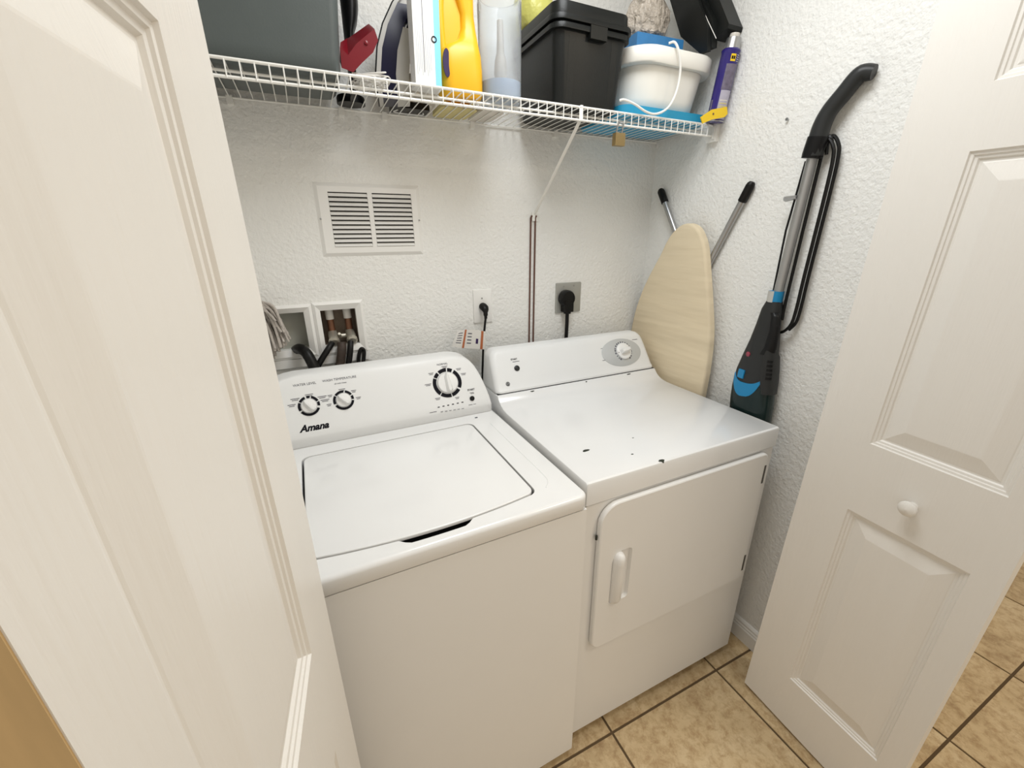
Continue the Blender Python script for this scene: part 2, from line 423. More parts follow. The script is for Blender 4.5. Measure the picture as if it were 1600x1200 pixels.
# ------------------------------------------------------------------ washing machine
WROT = 0.015
wash = thing('washing_machine', 'white top-load washer with three black-ringed dials, beside the chipped dryer', 'washer', (-0.0141, -0.9578, 0), WROT)
WI = wmat(wash).inverted()
WW = 0.69
bm = nb(); box(bm, -WW+.003, -.003, 0.003, 0.645, 0.03, 0.8685); obj('cabinet', bm, M['whitefront'], wash, bevel=0.007, seg=3, local=True)
bm = nb(); box(bm, -WW+.010, -.010, 0.0085, 0.64, 0.86, 0.878); obj('seam', bm, M['dark'], wash, local=True)
for x in (-WW+.06, -.06):
    for y in (0.07, 0.58):
        bm = nb(); lathe(bm, [(0.012, 0.0), (0.02, 0.0), (0.021, 0.01), (0.009, 0.014), (0.008, 0.034)], 14, Matrix.Translation((x, y, 0))); obj('foot', bm, M['rubber'], wash, local=True)
# deck with lid opening
ZT = 0.909
def lid_outline(grow, notch):
    x0, x1, yb_ = -0.571-grow, -0.106+grow, 0.466+grow
    cx = (x0+x1)/2; hw = (x1-x0)/2
    def yf(x):
        y = 0.042+0.022*((x-cx)/hw)**2 - grow
        if notch:
            t = abs(x-cx+0.0)/0.062
            if t < 1.25:
                k = 1.0 if t < 0.9 else 0.5*(1+math.cos(PI*(t-0.9)/0.35))
                y -= 0.015*k
        return y
    r = 0.022
    out = []
    for k in range(41):
        x = x0+r + (x1-x0-2*r)*k/40; out.append((x, yf(x)))
    for cxr, cyr, a0 in ((x1-r, yf(x1-r)+r, 1.5*PI),):
        for k in range(1, 7): a = a0+0.5*PI*k/6; out.append((cxr+r*math.cos(a), cyr+r*math.sin(a)))
    for k in range(0, 7): a = 0.5*PI*k/6; out.append((x1-r+r*math.cos(a), yb_-r+r*math.sin(a)))
    for k in range(0, 7): a = 0.5*PI+0.5*PI*k/6; out.append((x0+r+r*math.cos(a), yb_-r+r*math.sin(a)))
    for k in range(0, 6): a = PI+0.5*PI*k/6; out.append((x0+r+r*math.cos(a), yf(x0+r)+r+r*math.sin(a)))
    return out
bm = nb()
out = rrect(-WW, 0, 0, 0.655, 0.022, 6)
prof = [(0.002, 0.8715), (0.0, 0.874), (0.0, 0.899)]
for k in range(1, 5):
    a = 0.5*PI*k/4; prof.append((0.010*(1-math.cos(a)), 0.899+0.010*math.sin(a)))
rows = loft(bm, [[Vector((x, y, z)) for x, y in offs(out, d)] for d, z in prof], cap0=False, cap1=False)
hole = lid_outline(0.0048, True)
h0 = [bm.verts.new((x, y, ZT)) for x, y in hole]
h1 = [bm.verts.new((x, y, ZT-0.034)) for x, y in hole]
fill_ring(bm, rows[-1], [h0])
n = len(h0)
for i in range(n): bm.faces.new((h0[i], h1[i], h1[(i+1) % n], h0[(i+1) % n]))
bm.faces.new(list(reversed(rows[0])))
deck = obj('top_deck', bm, M['white'], wash, local=True, smooth=40)
bm = nb(); x0 = [(x, y, ZT-0.0335) for x, y in lid_outline(0.0046, True)]
bm.faces.new([bm.verts.new(p) for p in x0]); obj('lid_well_shade', bm, M['dark'], deck, local=True, smooth=0)  # near-black sheet paints the shade under the lid and in its notch
bm = nb()
tube(bm, smooth_path([(-0.052, 0.44, ZT-.0006), (-0.052, 0.25, ZT-.0006), (-0.052, 0.12, ZT-.0006), (-0.058, 0.085, ZT-.0006), (-0.074, 0.066, ZT-.0006)], 6), 0.0016, 6); obj('deck_ridge', bm, M['white'], deck, local=True)
bm = nb()
lo = lid_outline(0.0, False)
slab(bm, lo, lambda u, v, w: Vector((u, v, ZT-0.006+w)), 0.0072, 0.0028, 3)
lid = obj('lid', bm, M['white'], wash, local=True, smooth=50)
for x in (-0.075, -WW+0.055):
    bm = nb(); box(bm, x-.004, x+.004, 0.497, 0.501, ZT-.002, ZT+.002); obj('hinge_pin', bm, M['greyprint'], deck, local=True)
# console
zA, yA, zB, yB_ = 0.940, 0.518, 1.085, 0.583        # crease and top of the sloped face
def yface(z): return yA + (z-zA)*(yB_-yA)/(zB-zA)
rows = [(0.9085, 0.530, 0.655, -WW+.004, -.004), (0.915, 0.526, 0.655, -WW+.004, -.004), (0.936, 0.5195, 0.655, -WW+.008, -.008), (0.944, yface(.944), 0.655, -WW+.010, -.010)]
for z, ins in ((0.96, .012), (0.985, .018), (1.01, .025), (1.035, .034), (1.055, .044), (1.070, .055), (1.080, .066), (1.087, .080), (1.0915, .097)):
    rows.append((z, yface(z), 0.655, -WW+ins, -ins))
rows.append((1.0955, yface(1.0955)+.008, 0.652, -WW+.122, -.122)); rows.append((1.0970, yface(1.097)+.022, 0.64, -WW+.15, -.15))
cons = obj('console', console_shell(rows), M['console'], wash, local=True, smooth=28)
ft = Vector((0, yB_-yA, zB-zA)).normalized(); fn_ = Vector((0, -ft.z, ft.y))
p0w = wmat(wash) @ Vector((0, yA, zA)); nw = wmat(wash).to_3x3() @ fn_
def wface(px, py, lift=0.0004):                      # point on the console face -> local matrix
    p = WI @ atN(px, py, p0w, nw); return frame(p + fn_*lift, fn_, ft)
def dial(parent, mtx, r, arcs, name='dial', turn=0.0, big=False):
    bm = nb(); ring_arcs(bm, mtx, r*1.08, r*1.42, arcs); obj('dial_ring', bm, M['print'], parent, local=True)
    bm = nb(); lathe(bm, [(r*1.0, 0), (r*1.0, .004), (r*.94, .0075), (r*.55, .009), (0, .009)], 28, mtx, cap1=False)
    kn = obj('knob', bm, M['knob'], parent, local=True)
    bm = nb(); L = []
    mt = mtx @ Matrix.Rotation(turn, 4, 'Z')
    for z, w, l in ((.005, .36, .98), (.012, .30, .96), (.017, .22, .92), (.0195, .12, .86)):
        L.append([mt @ Vector((r*w*sx, r*l*sy*(1.0), z)) for sx, sy in ((-1, -.75), (0, -1), (1, -.75), (.75, .6), (0, 1), (-.75, .6))])
    loft(bm, L); obj('grip', bm, M['knob'], kn, local=True, bevel=0.001)
D = math.radians
m1 = wface(483, 634); dial(wash, m1, 0.0195, [(D(-58), D(-18)), (D(-8), D(12)), (D(20), D(66)), (D(72), D(98)), (D(112), D(236)), (D(246), D(296))], turn=D(38))
m2 = wface(537, 625); dial(wash, m2, 0.0195, [(D(-50), D(8)), (D(16), D(60)), (D(68), D(92)), (D(100), D(240)), (D(252), D(304))], turn=D(46))
m3 = wface(699, 598); dial(wash, m3, 0.0325, [(D(-32), D(4)), (D(9), D(30)), (D(38), D(120)), (D(128), D(168)), (D(172), D(218)), (D(222), D(296)), (D(300), D(322))], turn=D(4))
m4 = wface(737.5, 622.5); bm = nb(); lathe(bm, [(.0, 0), (.0078, 0), (.0078, .0025), (.006, .0032), (0, .0032)], 20, m4, cap0=False, cap1=False); obj('start_button', bm, M['black'], wash, local=True)
def wtext(s, px, py, size, m=M['greyprint'], **k): return text('lettering', s, size, wface(px, py), m, wash, local=True, **k)
wtext('WATER LEVEL', 476, 600.5, 0.0092); wtext('WASH TEMPERATURE', 530.5, 592, 0.0092); wtext('all cold rinses', 532, 598.5, 0.0058)
wtext('NORMAL', 691, 569, 0.0085); wtext('START', 736, 609, 0.0082, M['print'], bold=0.0002)
wtext('Amana', 491, 667.5, 0.0255, M['print'], shear=0.33, bold=0.0010, sx=1.0)
rnd = random.Random(3)
def lines_around(mt, r, angs, wid):
    bm = nb(); it = []
    for a in angs:
        c, s = math.sin(D(a)), math.cos(D(a)); off = wid/2*(1 if c > 0.15 else (-1 if c < -0.15 else 0))
        w = wid*rnd.uniform(.7, 1.1)
        it.append((c*r+off, s*r, w, .0016)); it.append((c*r+off, s*r-.004, w*.7, .0016))
    dashes(bm, mt, it); return bm
obj('print_lines', lines_around(m1, .031, (-72, -38, 8, 50, 72), .024), M['greyprint'], wash, local=True, kind='stuff')
obj('print_lines', lines_around(m2, .031, (-100, -52, 0, 44, 88), .017), M['greyprint'], wash, local=True, kind='stuff')
obj('print_lines', lines_around(m3, .052, (-85, -45, 0, 42, 66, 165, 215), .018), M['greyprint'], wash, local=True, kind='stuff')
for k in range(6):
    mk = wface(685.5+7.4*k, 636.2-1.55*k); bm = nb(); dashes(bm, mk, [(0, 0, .0062, .0026)], .0006); obj('status_light', bm, M['print'], wash, local=True)
mk = wface(704, 640); bm = nb(); dashes(bm, mk, [(-.055, .002, .022, .0016)]+[(-.028+k*.0135, -.0015-.0005*k, .008, .0014) for k in range(6)]); obj('print_lines', bm, M['greyprint'], wash, local=True, kind='stuff')
mk = wface(738, 632); bm = nb(); dashes(bm, mk, [(-.006, .0, .013, .0014), (.008, 0, .009, .0012)]); obj('print_lines', bm, M['greyprint'], wash, local=True, kind='stuff')
mk = wface(737, 613.5); bm = nb(); dashes(bm, mk, [(0, .0, .013, .0014), (.002, -.003, .011, .0014)]); obj('print_lines', bm, M['greyprint'], wash, local=True, kind='stuff')

# ------------------------------------------------------------------ dryer
dry = thing('clothes_dryer', 'white front-load dryer with chipped paint on its flat top', 'dryer', (0.0, -0.9286, 0), 0.0005)
DI = wmat(dry).inverted(); DW = 0.687
bm = nb(); box(bm, .004, DW-.004, 0.006, 0.655, 0.03, 0.846); obj('cabinet', bm, M['whitefront'], dry, bevel=0.006, seg=3, local=True)
for x in (.06, DW-.06):
    for y in (0.07, 0.58):
        bm = nb(); lathe(bm, [(0.012, 0.0), (0.02, 0.0), (0.021, 0.01), (0.009, 0.014), (0.008, 0.034)], 14, Matrix.Translation((x, y, 0))); obj('foot', bm, M['rubber'], dry, local=True)
# top panel: flat with a curved sweep up to the console
prof = [(0.004, 0.8485), (0.0, 0.852), (0.0, 0.906), (0.0015, 0.911), (0.006, 0.9138)]
prof += [(0.20, 0.9138), (0.40, 0.9138), (0.450, 0.9142), (0.475, 0.9175), (0.492, 0.9235), (0.505, 0.9315), (0.514, 0.940), (0.521, 0.9485), (0.555, 0.9485), (0.655, 0.9485), (0.655, 0.8485)]
bm = nb(); loops = []
for x, ins in ((0.0, 0.005), (0.0012, 0.0018), (0.005, 0.0), (DW-0.005, 0.0), (DW-0.0012, 0.0018), (DW, 0.005)):
    loops.append([Vector((x, y+(ins if y < .1 else 0), z-(ins if z > .88 else 0))) for y, z in prof])
loft(bm, loops); top = obj('top_panel', bm, M['white'], dry, local=True, smooth=30)
chips = [(915, 704, .0125, .0050, 9), (989, 684, .0032, .002, 6), (988, 709.5, .004, .002, 6)]
for px, py, a, b, nn in chips:
    p = DI @ atZ(px, py, .9142); bm = nb()
    L = [(p.x+a*math.cos(2*PI*k/nn)*rnd.uniform(.6, 1.15), p.y+b*math.sin(2*PI*k/nn)*rnd.uniform(.6, 1.3)) for k in range(nn)]
    loft(bm, [[Vector((x, y, .9137)) for x, y in L], [Vector((x, y, .9142)) for x, y in L]]); obj('paint_chip', bm, M['chip'], top, local=True, smooth=0)
p = DI @ atZ(1035, 720, .9142); bm = nb()
L = [(p.x+.010*math.cos(2*PI*k/9)*rnd.uniform(.6, 1.1), .0065+.006*math.sin(2*PI*k/9)*rnd.uniform(.6, 1.1)) for k in range(9)]
loft(bm, [[Vector((x, max(y, .0002), .9085 if y < .003 else .9128)) for x, y in L], [Vector((x, max(y-.0008, -.0004), .9105 if y < .003 else .9144)) for x, y in L]]); obj('paint_chip', bm, M['chip'], top, local=True, smooth=0)
# front door with a pull pocket
bm = nb()
dout = rrect(0.040, 0.648, 0.372, 0.842, 0.03, 6, (0.028, 0.02, 0.022, 0.055))
pock = rrect(0.086, 0.150, 0.520, 0.688, 0.012, 4, (.008, .012, .012, .03))
yd = -0.0095
prof = [(0, 0.0035), (0, -0.0055), (0.0012, -0.0078), (0.004, -0.0095)]
rows = loft(bm, [[Vector((x, y_, z)) for x, z in offs(dout, d)] for d, y_ in prof], cap0=True, cap1=False)
h0 = [bm.verts.new((x, yd, z)) for x, z in pock]
h1 = [bm.verts.new((x, yd+0.009, z)) for x, z in offs(pock, .004)]
fill_ring(bm, rows[-1], [h0])
n = len(h0)
for i in range(n): bm.faces.new((h0[i], h1[i], h1[(i+1) % n], h0[(i+1) % n]))
bm.faces.new(h1)
door = obj('door', bm, M['whitefront'], dry, local=True, smooth=30)
bm = nb(); L = []
for z, w, dpt in ((0.5215, .013, .004), (0.524, .017, .012), (0.535, .018, .017), (0.60, .018, .019), (0.655, .018, .021), (0.672, .017, .021), (0.681, .013, .018), (0.686, .007, .011)):
    cx = 0.106
    L.append([Vector((cx+w*math.cos(a), yd+0.008-(dpt+.006)*max(0, math.sin(a))**0.8, z)) for a in [PI*k/10 for k in range(11)]])
loft(bm, L); obj('handle', bm, M['whitefront'], door, local=True, smooth=50)
for z in (0.770, 0.436):
    bm = nb(); box(bm, 0.6365, 0.6435, -0.0105, 0.004, z-.031, z+.031); obj('hinge', bm, M['darkgrey'], door, local=True, bevel=.0015)
bm = nb(); tube(bm, [(0.0355, -0.001, 0.745+k*.004) for k in range(4)], 0.003, 6); obj('paint_chip', bm, M['chip'], dry, local=True)
# console
zA, yA, zB, yB_ = 0.9495, 0.524, 1.068, 0.600
def yfd(z): return yA + (z-zA)*(yB_-yA)/(zB-zA)
rows = [(0.9490, yA+.004, 0.655, .002, DW-.002), (0.952, yfd(.952)-.001, 0.655, .001, DW-.001), (0.958, yfd(.958)-.0035, 0.655, .001, DW-.001), (0.966, yfd(.966), 0.655, .002, DW-.002)]
for z, ins in ((0.985, .003), (1.01, .005), (1.035, .007), (1.055, .010), (1.066, .014), (1.073, .020)): rows.append((z, yfd(z), 0.655, ins, DW-ins))
rows += [(1.0785, yfd(1.0785)+.003, .655, .027, DW-.027), (1.0815, yfd(1.0815)+.010, .652, .038, DW-.038)]
obj('console', console_shell(rows, 0.02, 5), M['console'], dry, local=True, smooth=28)
bm = nb(); box(bm, .004, DW-.004, yA+.0005, .64, .9480, .9502); obj('console_seam', bm, M['dark'], dry, local=True)
for px, py, w in ((831, 609, .010), (981, 582, .009), (915, 594, .004)):
    p = DI @ atN(px, py, wmat(dry) @ Vector((0, yA-.006, .944)), (0, -1, .9)); bm = nb()
    L = [(p.x+w*math.cos(2*PI*k/8)*rnd.uniform(.7, 1.2), .0022*math.sin(2*PI*k/8)*rnd.uniform(.6, 1.2)) for k in range(8)]
    loft(bm, [[Vector((x, .5175+t*.55, .9440+t*.9)) for x, t in L], [Vector((x, .5168+t*.55, .9446+t*.9)) for x, t in L]]); obj('paint_chip', bm, M['chip'], top, local=True, smooth=0)
ftd = Vector((0, yB_-yA, zB-zA)).normalized(); fnd = Vector((0, -ftd.z, ftd.y))
p0d = wmat(dry) @ Vector((0, yA, zA)); nd = wmat(dry).to_3x3() @ fnd
def dface(px, py, lift=0.0004):
    p = DI @ atN(px, py, p0d, nd); return frame(p + fnd*lift, fnd, ftd)
mo = dface(971, 550.5)
bm = nb(); loft(bm, [[mo @ Vector((.093*math.cos(2*PI*k/48)*s, .056*math.sin(2*PI*k/48)*s, z)) for k in range(48)] for s, z in ((1, -.001), (1, .0008), (.985, .0012))]); dp = obj('dial_plate', bm, M['silver'], dry, local=True)
mk = dface(973.5, 549)
bm = nb(); ring_arcs(bm, mk, .034, .0405, [(D(a), D(a+rnd.uniform(5, 13))) for a in range(-150, 150, 16)], z0=.001); obj('dial_marks', bm, M['greyprint'], dry, local=True)
bm = nb(); lathe(bm, [(.033, 0), (.033, .007), (.031, .009), (.026, .010), (0, .010)], 32, mk, cap1=False); kn = obj('knob', bm, M['knob'], dry, local=True)
bm = nb(); L = []; mt = mk @ Matrix.Rotation(D(100), 4, 'Z')
for z, w, l in ((.008, .42, .8), (.02, .36, .78), (.026, .28, .72), (.0285, .15, .6)):
    L.append([mt @ Vector((.026*w*sx, .026*l*sy, z)) for sx, sy in ((-.8, -1), (.8, -1), (1.1, 0), (.8, 1), (-.8, 1), (-1.1, 0))])
loft(bm, L); obj('grip', bm, M['knob'], kn, local=True, bevel=.0015)
bm = nb(); lathe(bm, [(.0012, .010), (.0018, .0106), (0, .0108)], 8, mk @ Matrix.Translation((-.029, -.004, -.0008)), cap1=False); obj('pointer', bm, M['print'], kn, local=True)
mk = dface(807.5, 575.5); bm = nb(); lathe(bm, [(.0098, 0), (.0098, .003), (.008, .0042), (0, .0042)], 24, mk, cap1=False); obj('start_button', bm, M['vacgrey'], dry, local=True)
mk = dface(793.5, 600); bm = nb(); lathe(bm, [(.0075, 0), (.0075, .0012), (.0068, .0016), (0, .0016)], 24, mk, cap1=False); bd = obj('badge', bm, M['vacgrey'], dry, local=True)
bm = nb(); ring_arcs(bm, mk, .0056, .0063, [(0, 2*PI)], z0=.0016, h=.0003); obj('badge_rim', bm, M['silver'], bd, local=True)
text('badge_letters', 'GE', .0078, mk @ Matrix.Translation((0, 0, .0019)), M['silver'], bd, local=True, shear=.3)
text('lettering', 'START', .0085, dface(803, 561.5), M['print'], dry, local=True, bold=.0002)
bm = nb(); dashes(bm, dface(806, 564.5), [(0, -.001, .026, .0018)]); dashes(bm, dface(945, 552), [(-.004, .02, .018, .0014), (0, .008, .016, .0014), (-.002, -.008, .016, .0014), (0, -.022, .020, .0014)])
dashes(bm, dface(992, 532), [(0, .004, .026, .002)]); dashes(bm, dface(947, 561), [(-.006, -.004, .024, .002)]); dashes(bm, dface(965, 533), [(-.01, 0, .012, .0014), (.012, .001, .012, .0014)])
obj('print_lines', bm, M['greyprint'], dry, local=True, kind='stuff')

# ------------------------------------------------------------------ wire shelf
SZ, SF, SB = 1.786, -0.466, -0.203
sh = thing('wire_shelf', 'white wire closet shelf with a short front lip, fixed to back wall', 'shelf', (0, SB, SZ))
def rail(name, y, z, r, x0=XL+.006, x1=XR-.010):
    bm = nb(); tube(bm, [(x0, y, z), (x1, y, z)], r, 8); obj(name, bm, M['wire'], sh)
rail('front_rail', SF, SZ, .0033); rail('lip_rail', SF-.001, SZ-.0315, .0033); rail('deck_rail', SF+.045, SZ-.0085, .0030); rail('back_rail', SB, SZ-.005, .0026)
bm = nb()
tube(bm, [(0, SB, SZ-.0022), (0, SF-.002, SZ-.0022), (0, SF-.0045, SZ-.004), (0, SF-.0045, SZ-.034)], .0014, 6, up=(1, 0, 0))
w0 = obj('cross_wire', bm, M['wire'], sh)
xs = []; x = 0.733
while x > XL+.01: xs.append(x); x -= 0.02603
xs.append(0.759)
inv = w0.matrix_parent_inverse.copy()
for k, x in enumerate(xs):
    w = w0 if k == 0 else w0.copy()
    if k: COL.objects.link(w); w.parent = sh; w.matrix_parent_inverse = inv
    w.location = (x, 0, 0)
bm = nb()
a, b = Vector((0.247, -0.462, 1.757)), Vector((0.246, YB-.003, 1.522))
tube(bm, [a, b], .0058, 10, flat=.35, up=(0, -.7, .72)); tube(bm, [a+Vector((0, -.004, .034)), a+Vector((0, -.006, .0)), a], .0050, 8, flat=.5, up=(0, -1, 0)); obj('support_brace', bm, M['wire'], sh, smooth=40)
bm = nb(); box(bm, .235, .257, YB-.005, YB, 1.500, 1.530); obj('brace_foot', bm, M['wire'], sh, bevel=.002)
bm = nb(); box(bm, XR-.016, XR, -0.482, -0.446, 1.738, 1.790); box(bm, XR-.019, XR-.012, -.478, -.470, 1.745, 1.782); obj('end_bracket', bm, M['wire'], sh, bevel=.002)
for x in (-0.62, -0.36, -0.245, 0.02, 0.32, 0.60):
    bm = nb(); box(bm, x-.007, x+.007, SB-.006, YB, SZ-.020, SZ-.001); tube(bm, [(x, YB-.001, SZ-.016), (x, YB-.010, SZ-.016)], .0035, 8); obj('wall_clip', bm, M['wire'], sh, bevel=.0012)

# ------------------------------------------------------------------ return-air vent
vent = thing('wall_vent', 'white louvred metal vent with two columns of slats on back wall', 'vent', (-0.31, YB, 1.40))
vx0, vx1, vz0, vz1 = -0.461, -0.161, 1.397, 1.5985
cols = [(-0.425, -0.317), (-0.304, -0.188)]; oz = (1.424, 1.574)
bm = nb()
o0 = [bm.verts.new((x, YB-.0, z)) for x, z in ((vx0, vz0), (vx1, vz0), (vx1, vz1), (vx0, vz1))]
ins = .010
o1 = [bm.verts.new((x, YB-.007, z)) for x, z in ((vx0+ins, vz0+ins), (vx1-ins, vz0+ins), (vx1-ins, vz1-ins), (vx0+ins, vz1-ins))]
for i in range(4): bm.faces.new((o0[i], o0[(i+1) % 4], o1[(i+1) % 4], o1[i]))
hl = []
for a, b in cols:
    L = [bm.verts.new((x, YB-.007, z)) for x, z in ((a, oz[0]), (b, oz[0]), (b, oz[1]), (a, oz[1]))]; hl.append(L)
    L2 = [bm.verts.new((x, YB-.001, z)) for x, z in ((a, oz[0]), (b, oz[0]), (b, oz[1]), (a, oz[1]))]
    for i in range(4): bm.faces.new((L[i], L2[i], L2[(i+1) % 4], L[(i+1) % 4]))
fill_ring(bm, o1, hl)
obj('vent_frame', bm, M['trim'], vent, smooth=0)
bm = nb(); box(bm, cols[0][0]-.002, cols[1][1]+.002, YB-.0016, YB-.0004, oz[0]-.002, oz[1]+.002); obj('vent_shade', bm, M['dark'], vent, smooth=0)  # dark sheet stands in for the shaded opening behind the slats
for a, b in cols:
    for k in range(12):
        zc = oz[0]+ (k+0.5)*(oz[1]-oz[0])/12; bm = nb()
        tilt = .0045
        pr = [(-.0092, zc-.0048), (-.0086, zc-.0056), (-.0016, zc+.0026), (-.0022, zc+.0034)]
        loft(bm, [[Vector((x, YB+dy, z)) for dy, z in pr] for x in (a+.0005, b-.0005)])
        obj('slat', bm, M['trim'], vent, smooth=0)
for px, py in ((501, 342), (655, 344)):
    p = atY(px, py, YB-.007); bm = nb(); lathe(bm, [(.0028, 0), (.0028, .001), (.0015, .0018), (0, .0018)], 12, frame(p, (0, -1, 0)), cap1=False); obj('screw', bm, M['steel'], vent)

# ------------------------------------------------------------------ washer outlet box
wob = thing('washer_outlet_box', 'white two-bay recessed laundry outlet box in back wall', 'outlet box', (-0.52, YB, 1.10))
def bay(x0, x1, z0, z1, bx, bmat, nm, dep):
    bm = nb(); z_in = BZ
    outer = [(x0, z0), (x1, z0), (x1, z1), (x0, z1)]; mid = [(x0+.008, z0+.008), (x1-.008, z0+.008), (x1-.008, z1-.008), (x0+.008, z1-.008)]
    inn = [(bx[0], z_in[0]), (bx[1], z_in[0]), (bx[1], z_in[1]), (bx[0], z_in[1])]
    loft(bm, [[Vector((x, YB+y, z)) for x, z in L] for L, y in ((outer, 0.0), (outer, -.006), (mid, -.011), (inn, -.003), (inn, .02))], cap0=False, cap1=False)
    f = obj('bay_frame', bm, M['trim'], wob, smooth=0)
    bm = nb()
    loft(bm, [[Vector((x, YB+y, z)) for x, z in inn] for y in (.02, dep)], cap0=False, cap1=True); obj('bay_recess', bm, bmat, f, smooth=0)
bay(-0.690, -0.5155, 1.100, 1.263, BX[0], M['boxin'], 'a', .045)
bay(-0.5150, -0.368, 1.100, 1.266, BX[1], M['boxdark'], 'b', .066)
bm = nb(); box(bm, -.690, -.3690, YB-.012, YB, 1.074, 1.099); obj('lower_sill', bm, M['trim'], wob, bevel=.003)
for px in (515.5, 543.5):
    p = atY(px, 500, YB+.035)
    bm = nb(); tube(bm, [(p.x, YB+.04, BZ[1]+.02), (p.x+.002, YB+.04, 1.155)], .0105, 14); pipe = obj('supply_pipe', bm, M['copper'], wob)
    bm = nb(); tube(bm, [(p.x, YB+.04, 1.2385), (p.x+.001, YB+.04, 1.205)], .0122, 14); obj('pipe_tag', bm, M['tag'], pipe)
    bm = nb(); tube(bm, [(p.x+.002, YB+.045, 1.160), (p.x+.002, YB+.02, 1.152), (p.x+.002, YB-.006, 1.146)], [.014, .015, .0125], 12); obj('valve', bm, M['nickel'], wob)
    bm = nb(); lathe(bm, [(.013, 0), (.0165, .002), (.0165, .010), (.012, .013)], 12, frame((p.x+.002, YB-.003, 1.146), (0, -.85, -.5))); obj('hose_nut', bm, M['nickel'], wob, smooth=20)
p = atY(530.5, 527, YB+.03)
bm = nb(); tube(bm, [(p.x-.03, YB+.035, 1.150), (p.x+.03, YB+.035, 1.149)], .0075, 10); tube(bm, [(p.x, YB+.03, 1.150), (p.x, YB+.005, 1.163)], [.008, .004], 8); obj('valve_lever', bm, M['nickel'], wob, smooth=30)

def hose(name, label, pts, r, m, group='hoses behind the washer', n=12, sub=6):
    bm = nb(); tube(bm, smooth_path(pts, sub), r, n); return tag(obj(name, bm, m), label, 'hose', group)
P_ = lambda px, py, y: atY(px, py, y)
hose('drain_hose', 'thick black drain hose arching out of the left bay of the outlet box', [P_(462, 548, YB+.03), P_(468, 545, YB-.02), P_(478, 551, YB-.055), P_(487, 566, YB-.072), P_(494, 583, YB-.080), P_(500, 610, YB-.082), P_(510, 690, YB-.085)], .0155, M['rubber'])
hose('inlet_hose', 'thin black hose slanting down left from the left valve', [P_(519, 536, YB-.014), P_(513, 545, YB-.030), P_(503, 561, YB-.040), P_(496, 574, YB-.045), P_(488, 600, YB-.046), P_(480, 690, YB-.05)], .0092, M['rubber'])
hose('inlet_hose', 'black hose dropping straight down from the right valve', [P_(548, 534, YB-.014), P_(547.5, 545, YB-.028), P_(546, 560, YB-.034), P_(543, 585, YB-.038), P_(538, 690, YB-.04)], .0092, M['rubber'])
hose('standpipe_hose', 'brown aged hose between the two valves of the outlet box', [P_(534, 536, YB-.022), P_(534, 548, YB-.032), P_(532, 566, YB-.036), P_(529, 585, YB-.040), P_(524, 690, YB-.045)], .0135, M['rusty'])
hose('hose_strap', 'looped black rubber strap right of the outlet box hoses', [P_(558, 640, YB-.03), P_(559, 585, YB-.022), P_(561, 555, YB-.018), P_(564.5, 545, YB-.018), P_(569, 549, YB-.018), P_(568, 566, YB-.022), P_(566, 590, YB-.026), P_(562, 640, YB-.03)], .0058, M['rubber'], n=8)

# mop head beside the outlet box
mop = thing('string_mop', 'grey string mop head hanging behind the washer by the outlet box', 'mop', (-0.70, -0.25, 0.9))
bm = nb(); rm = random.Random(11)
for k in range(64):
    a = P_(399+rm.uniform(-4, 10), 474+rm.uniform(-4, 10), -.245+rm.uniform(-.03, .02))
    t = rm.random()
    ex, ez = 399+55*(1-abs(t-.35)**1.3*1.2)*rm.uniform(.75, 1.0), 500+70*t
    b = P_(ex, ez+rm.uniform(-4, 6), -.26+rm.uniform(-.035, .03))
    mid = a.lerp(b, .5)+Vector((.008, 0, .016))*rm.uniform(.4, 1.2)
    tube(bm, smooth_path([a, mid, b], 4), rm.uniform(.0026, .0038), 6)
obj('mop_strings', bm, M['mop'], mop, kind='stuff')
bm = nb(); tube(bm, [(-.700, -.245, 1.285), (-.725, -.250, .65), (-.745, -.26, .02)], .011, 10); obj('mop_handle', bm, M['steel'], mop)
bm = nb(); tube(bm, [(-.690, -.243, 1.300), (-.705, -.247, 1.235)], .019, 10); obj('mop_clamp', bm, M['mop'], mop)

# ------------------------------------------------------------------ sockets, plugs, cords
so = thing('wall_outlet', 'white single-gang outlet plate left of the brown rods', 'outlet', (.038, YB, 1.155))
bm = nb(); slab(bm, rrect(.003, .0745, 1.155, 1.2745, .003, 2), lambda u, v, w: Vector((u, YB-w, v)), .0055, .003, 2); obj('cover_plate', bm, M['trim'], so)
p = atY(753, 466, YB-.0055); bm = nb(); lathe(bm, [(.003, 0), (.003, .001), (0, .0014)], 10, frame(p, (0, -1, 0)), cap1=False); obj('screw', bm, M['steel'], so)
p = atY(753, 472, YB-.0055); bm = nb(); slab(bm, rrect(p.x-.014, p.x+.014, 1.186, 1.222, .010, 4), lambda u, v, w: Vector((u, YB-.0053-w, v)), .0012, .0006, 1); obj('socket', bm, M['knob'], so)
pl = thing('power_cord', 'black washer plug and cord hanging from the white outlet', 'cord', (.045, YB-.02, 1.2))
c = atY(757, 482, YB-.02)
bm = nb(); loft(bm, [[Vector((c.x+w*math.cos(a)+dx, YB-.0058-d, c.z+h*math.sin(a)+dz)) for a in [2*PI*k/14 for k in range(14)]] for w, h, d, dz, dx in
    ((.0145, .0125, 0, .006, -.001), (.0155, .0135, .006, .005, -.001), (.015, .013, .016, .002, 0), (.0115, .012, .025, -.004, 0), (.006, .007, .030, -.008, 0))]); obj('plug', bm, M['rubber'], pl)
bm = nb(); tube(bm, smooth_path([(c.x, YB-.026, c.z-.002), (c.x, YB-.029, c.z-.018), (c.x, YB-.030, c.z-.034)], 4), [.009]*3+[.008]*3+[.0055]*3, 10); obj('plug_neck', bm, M['rubber'], pl)
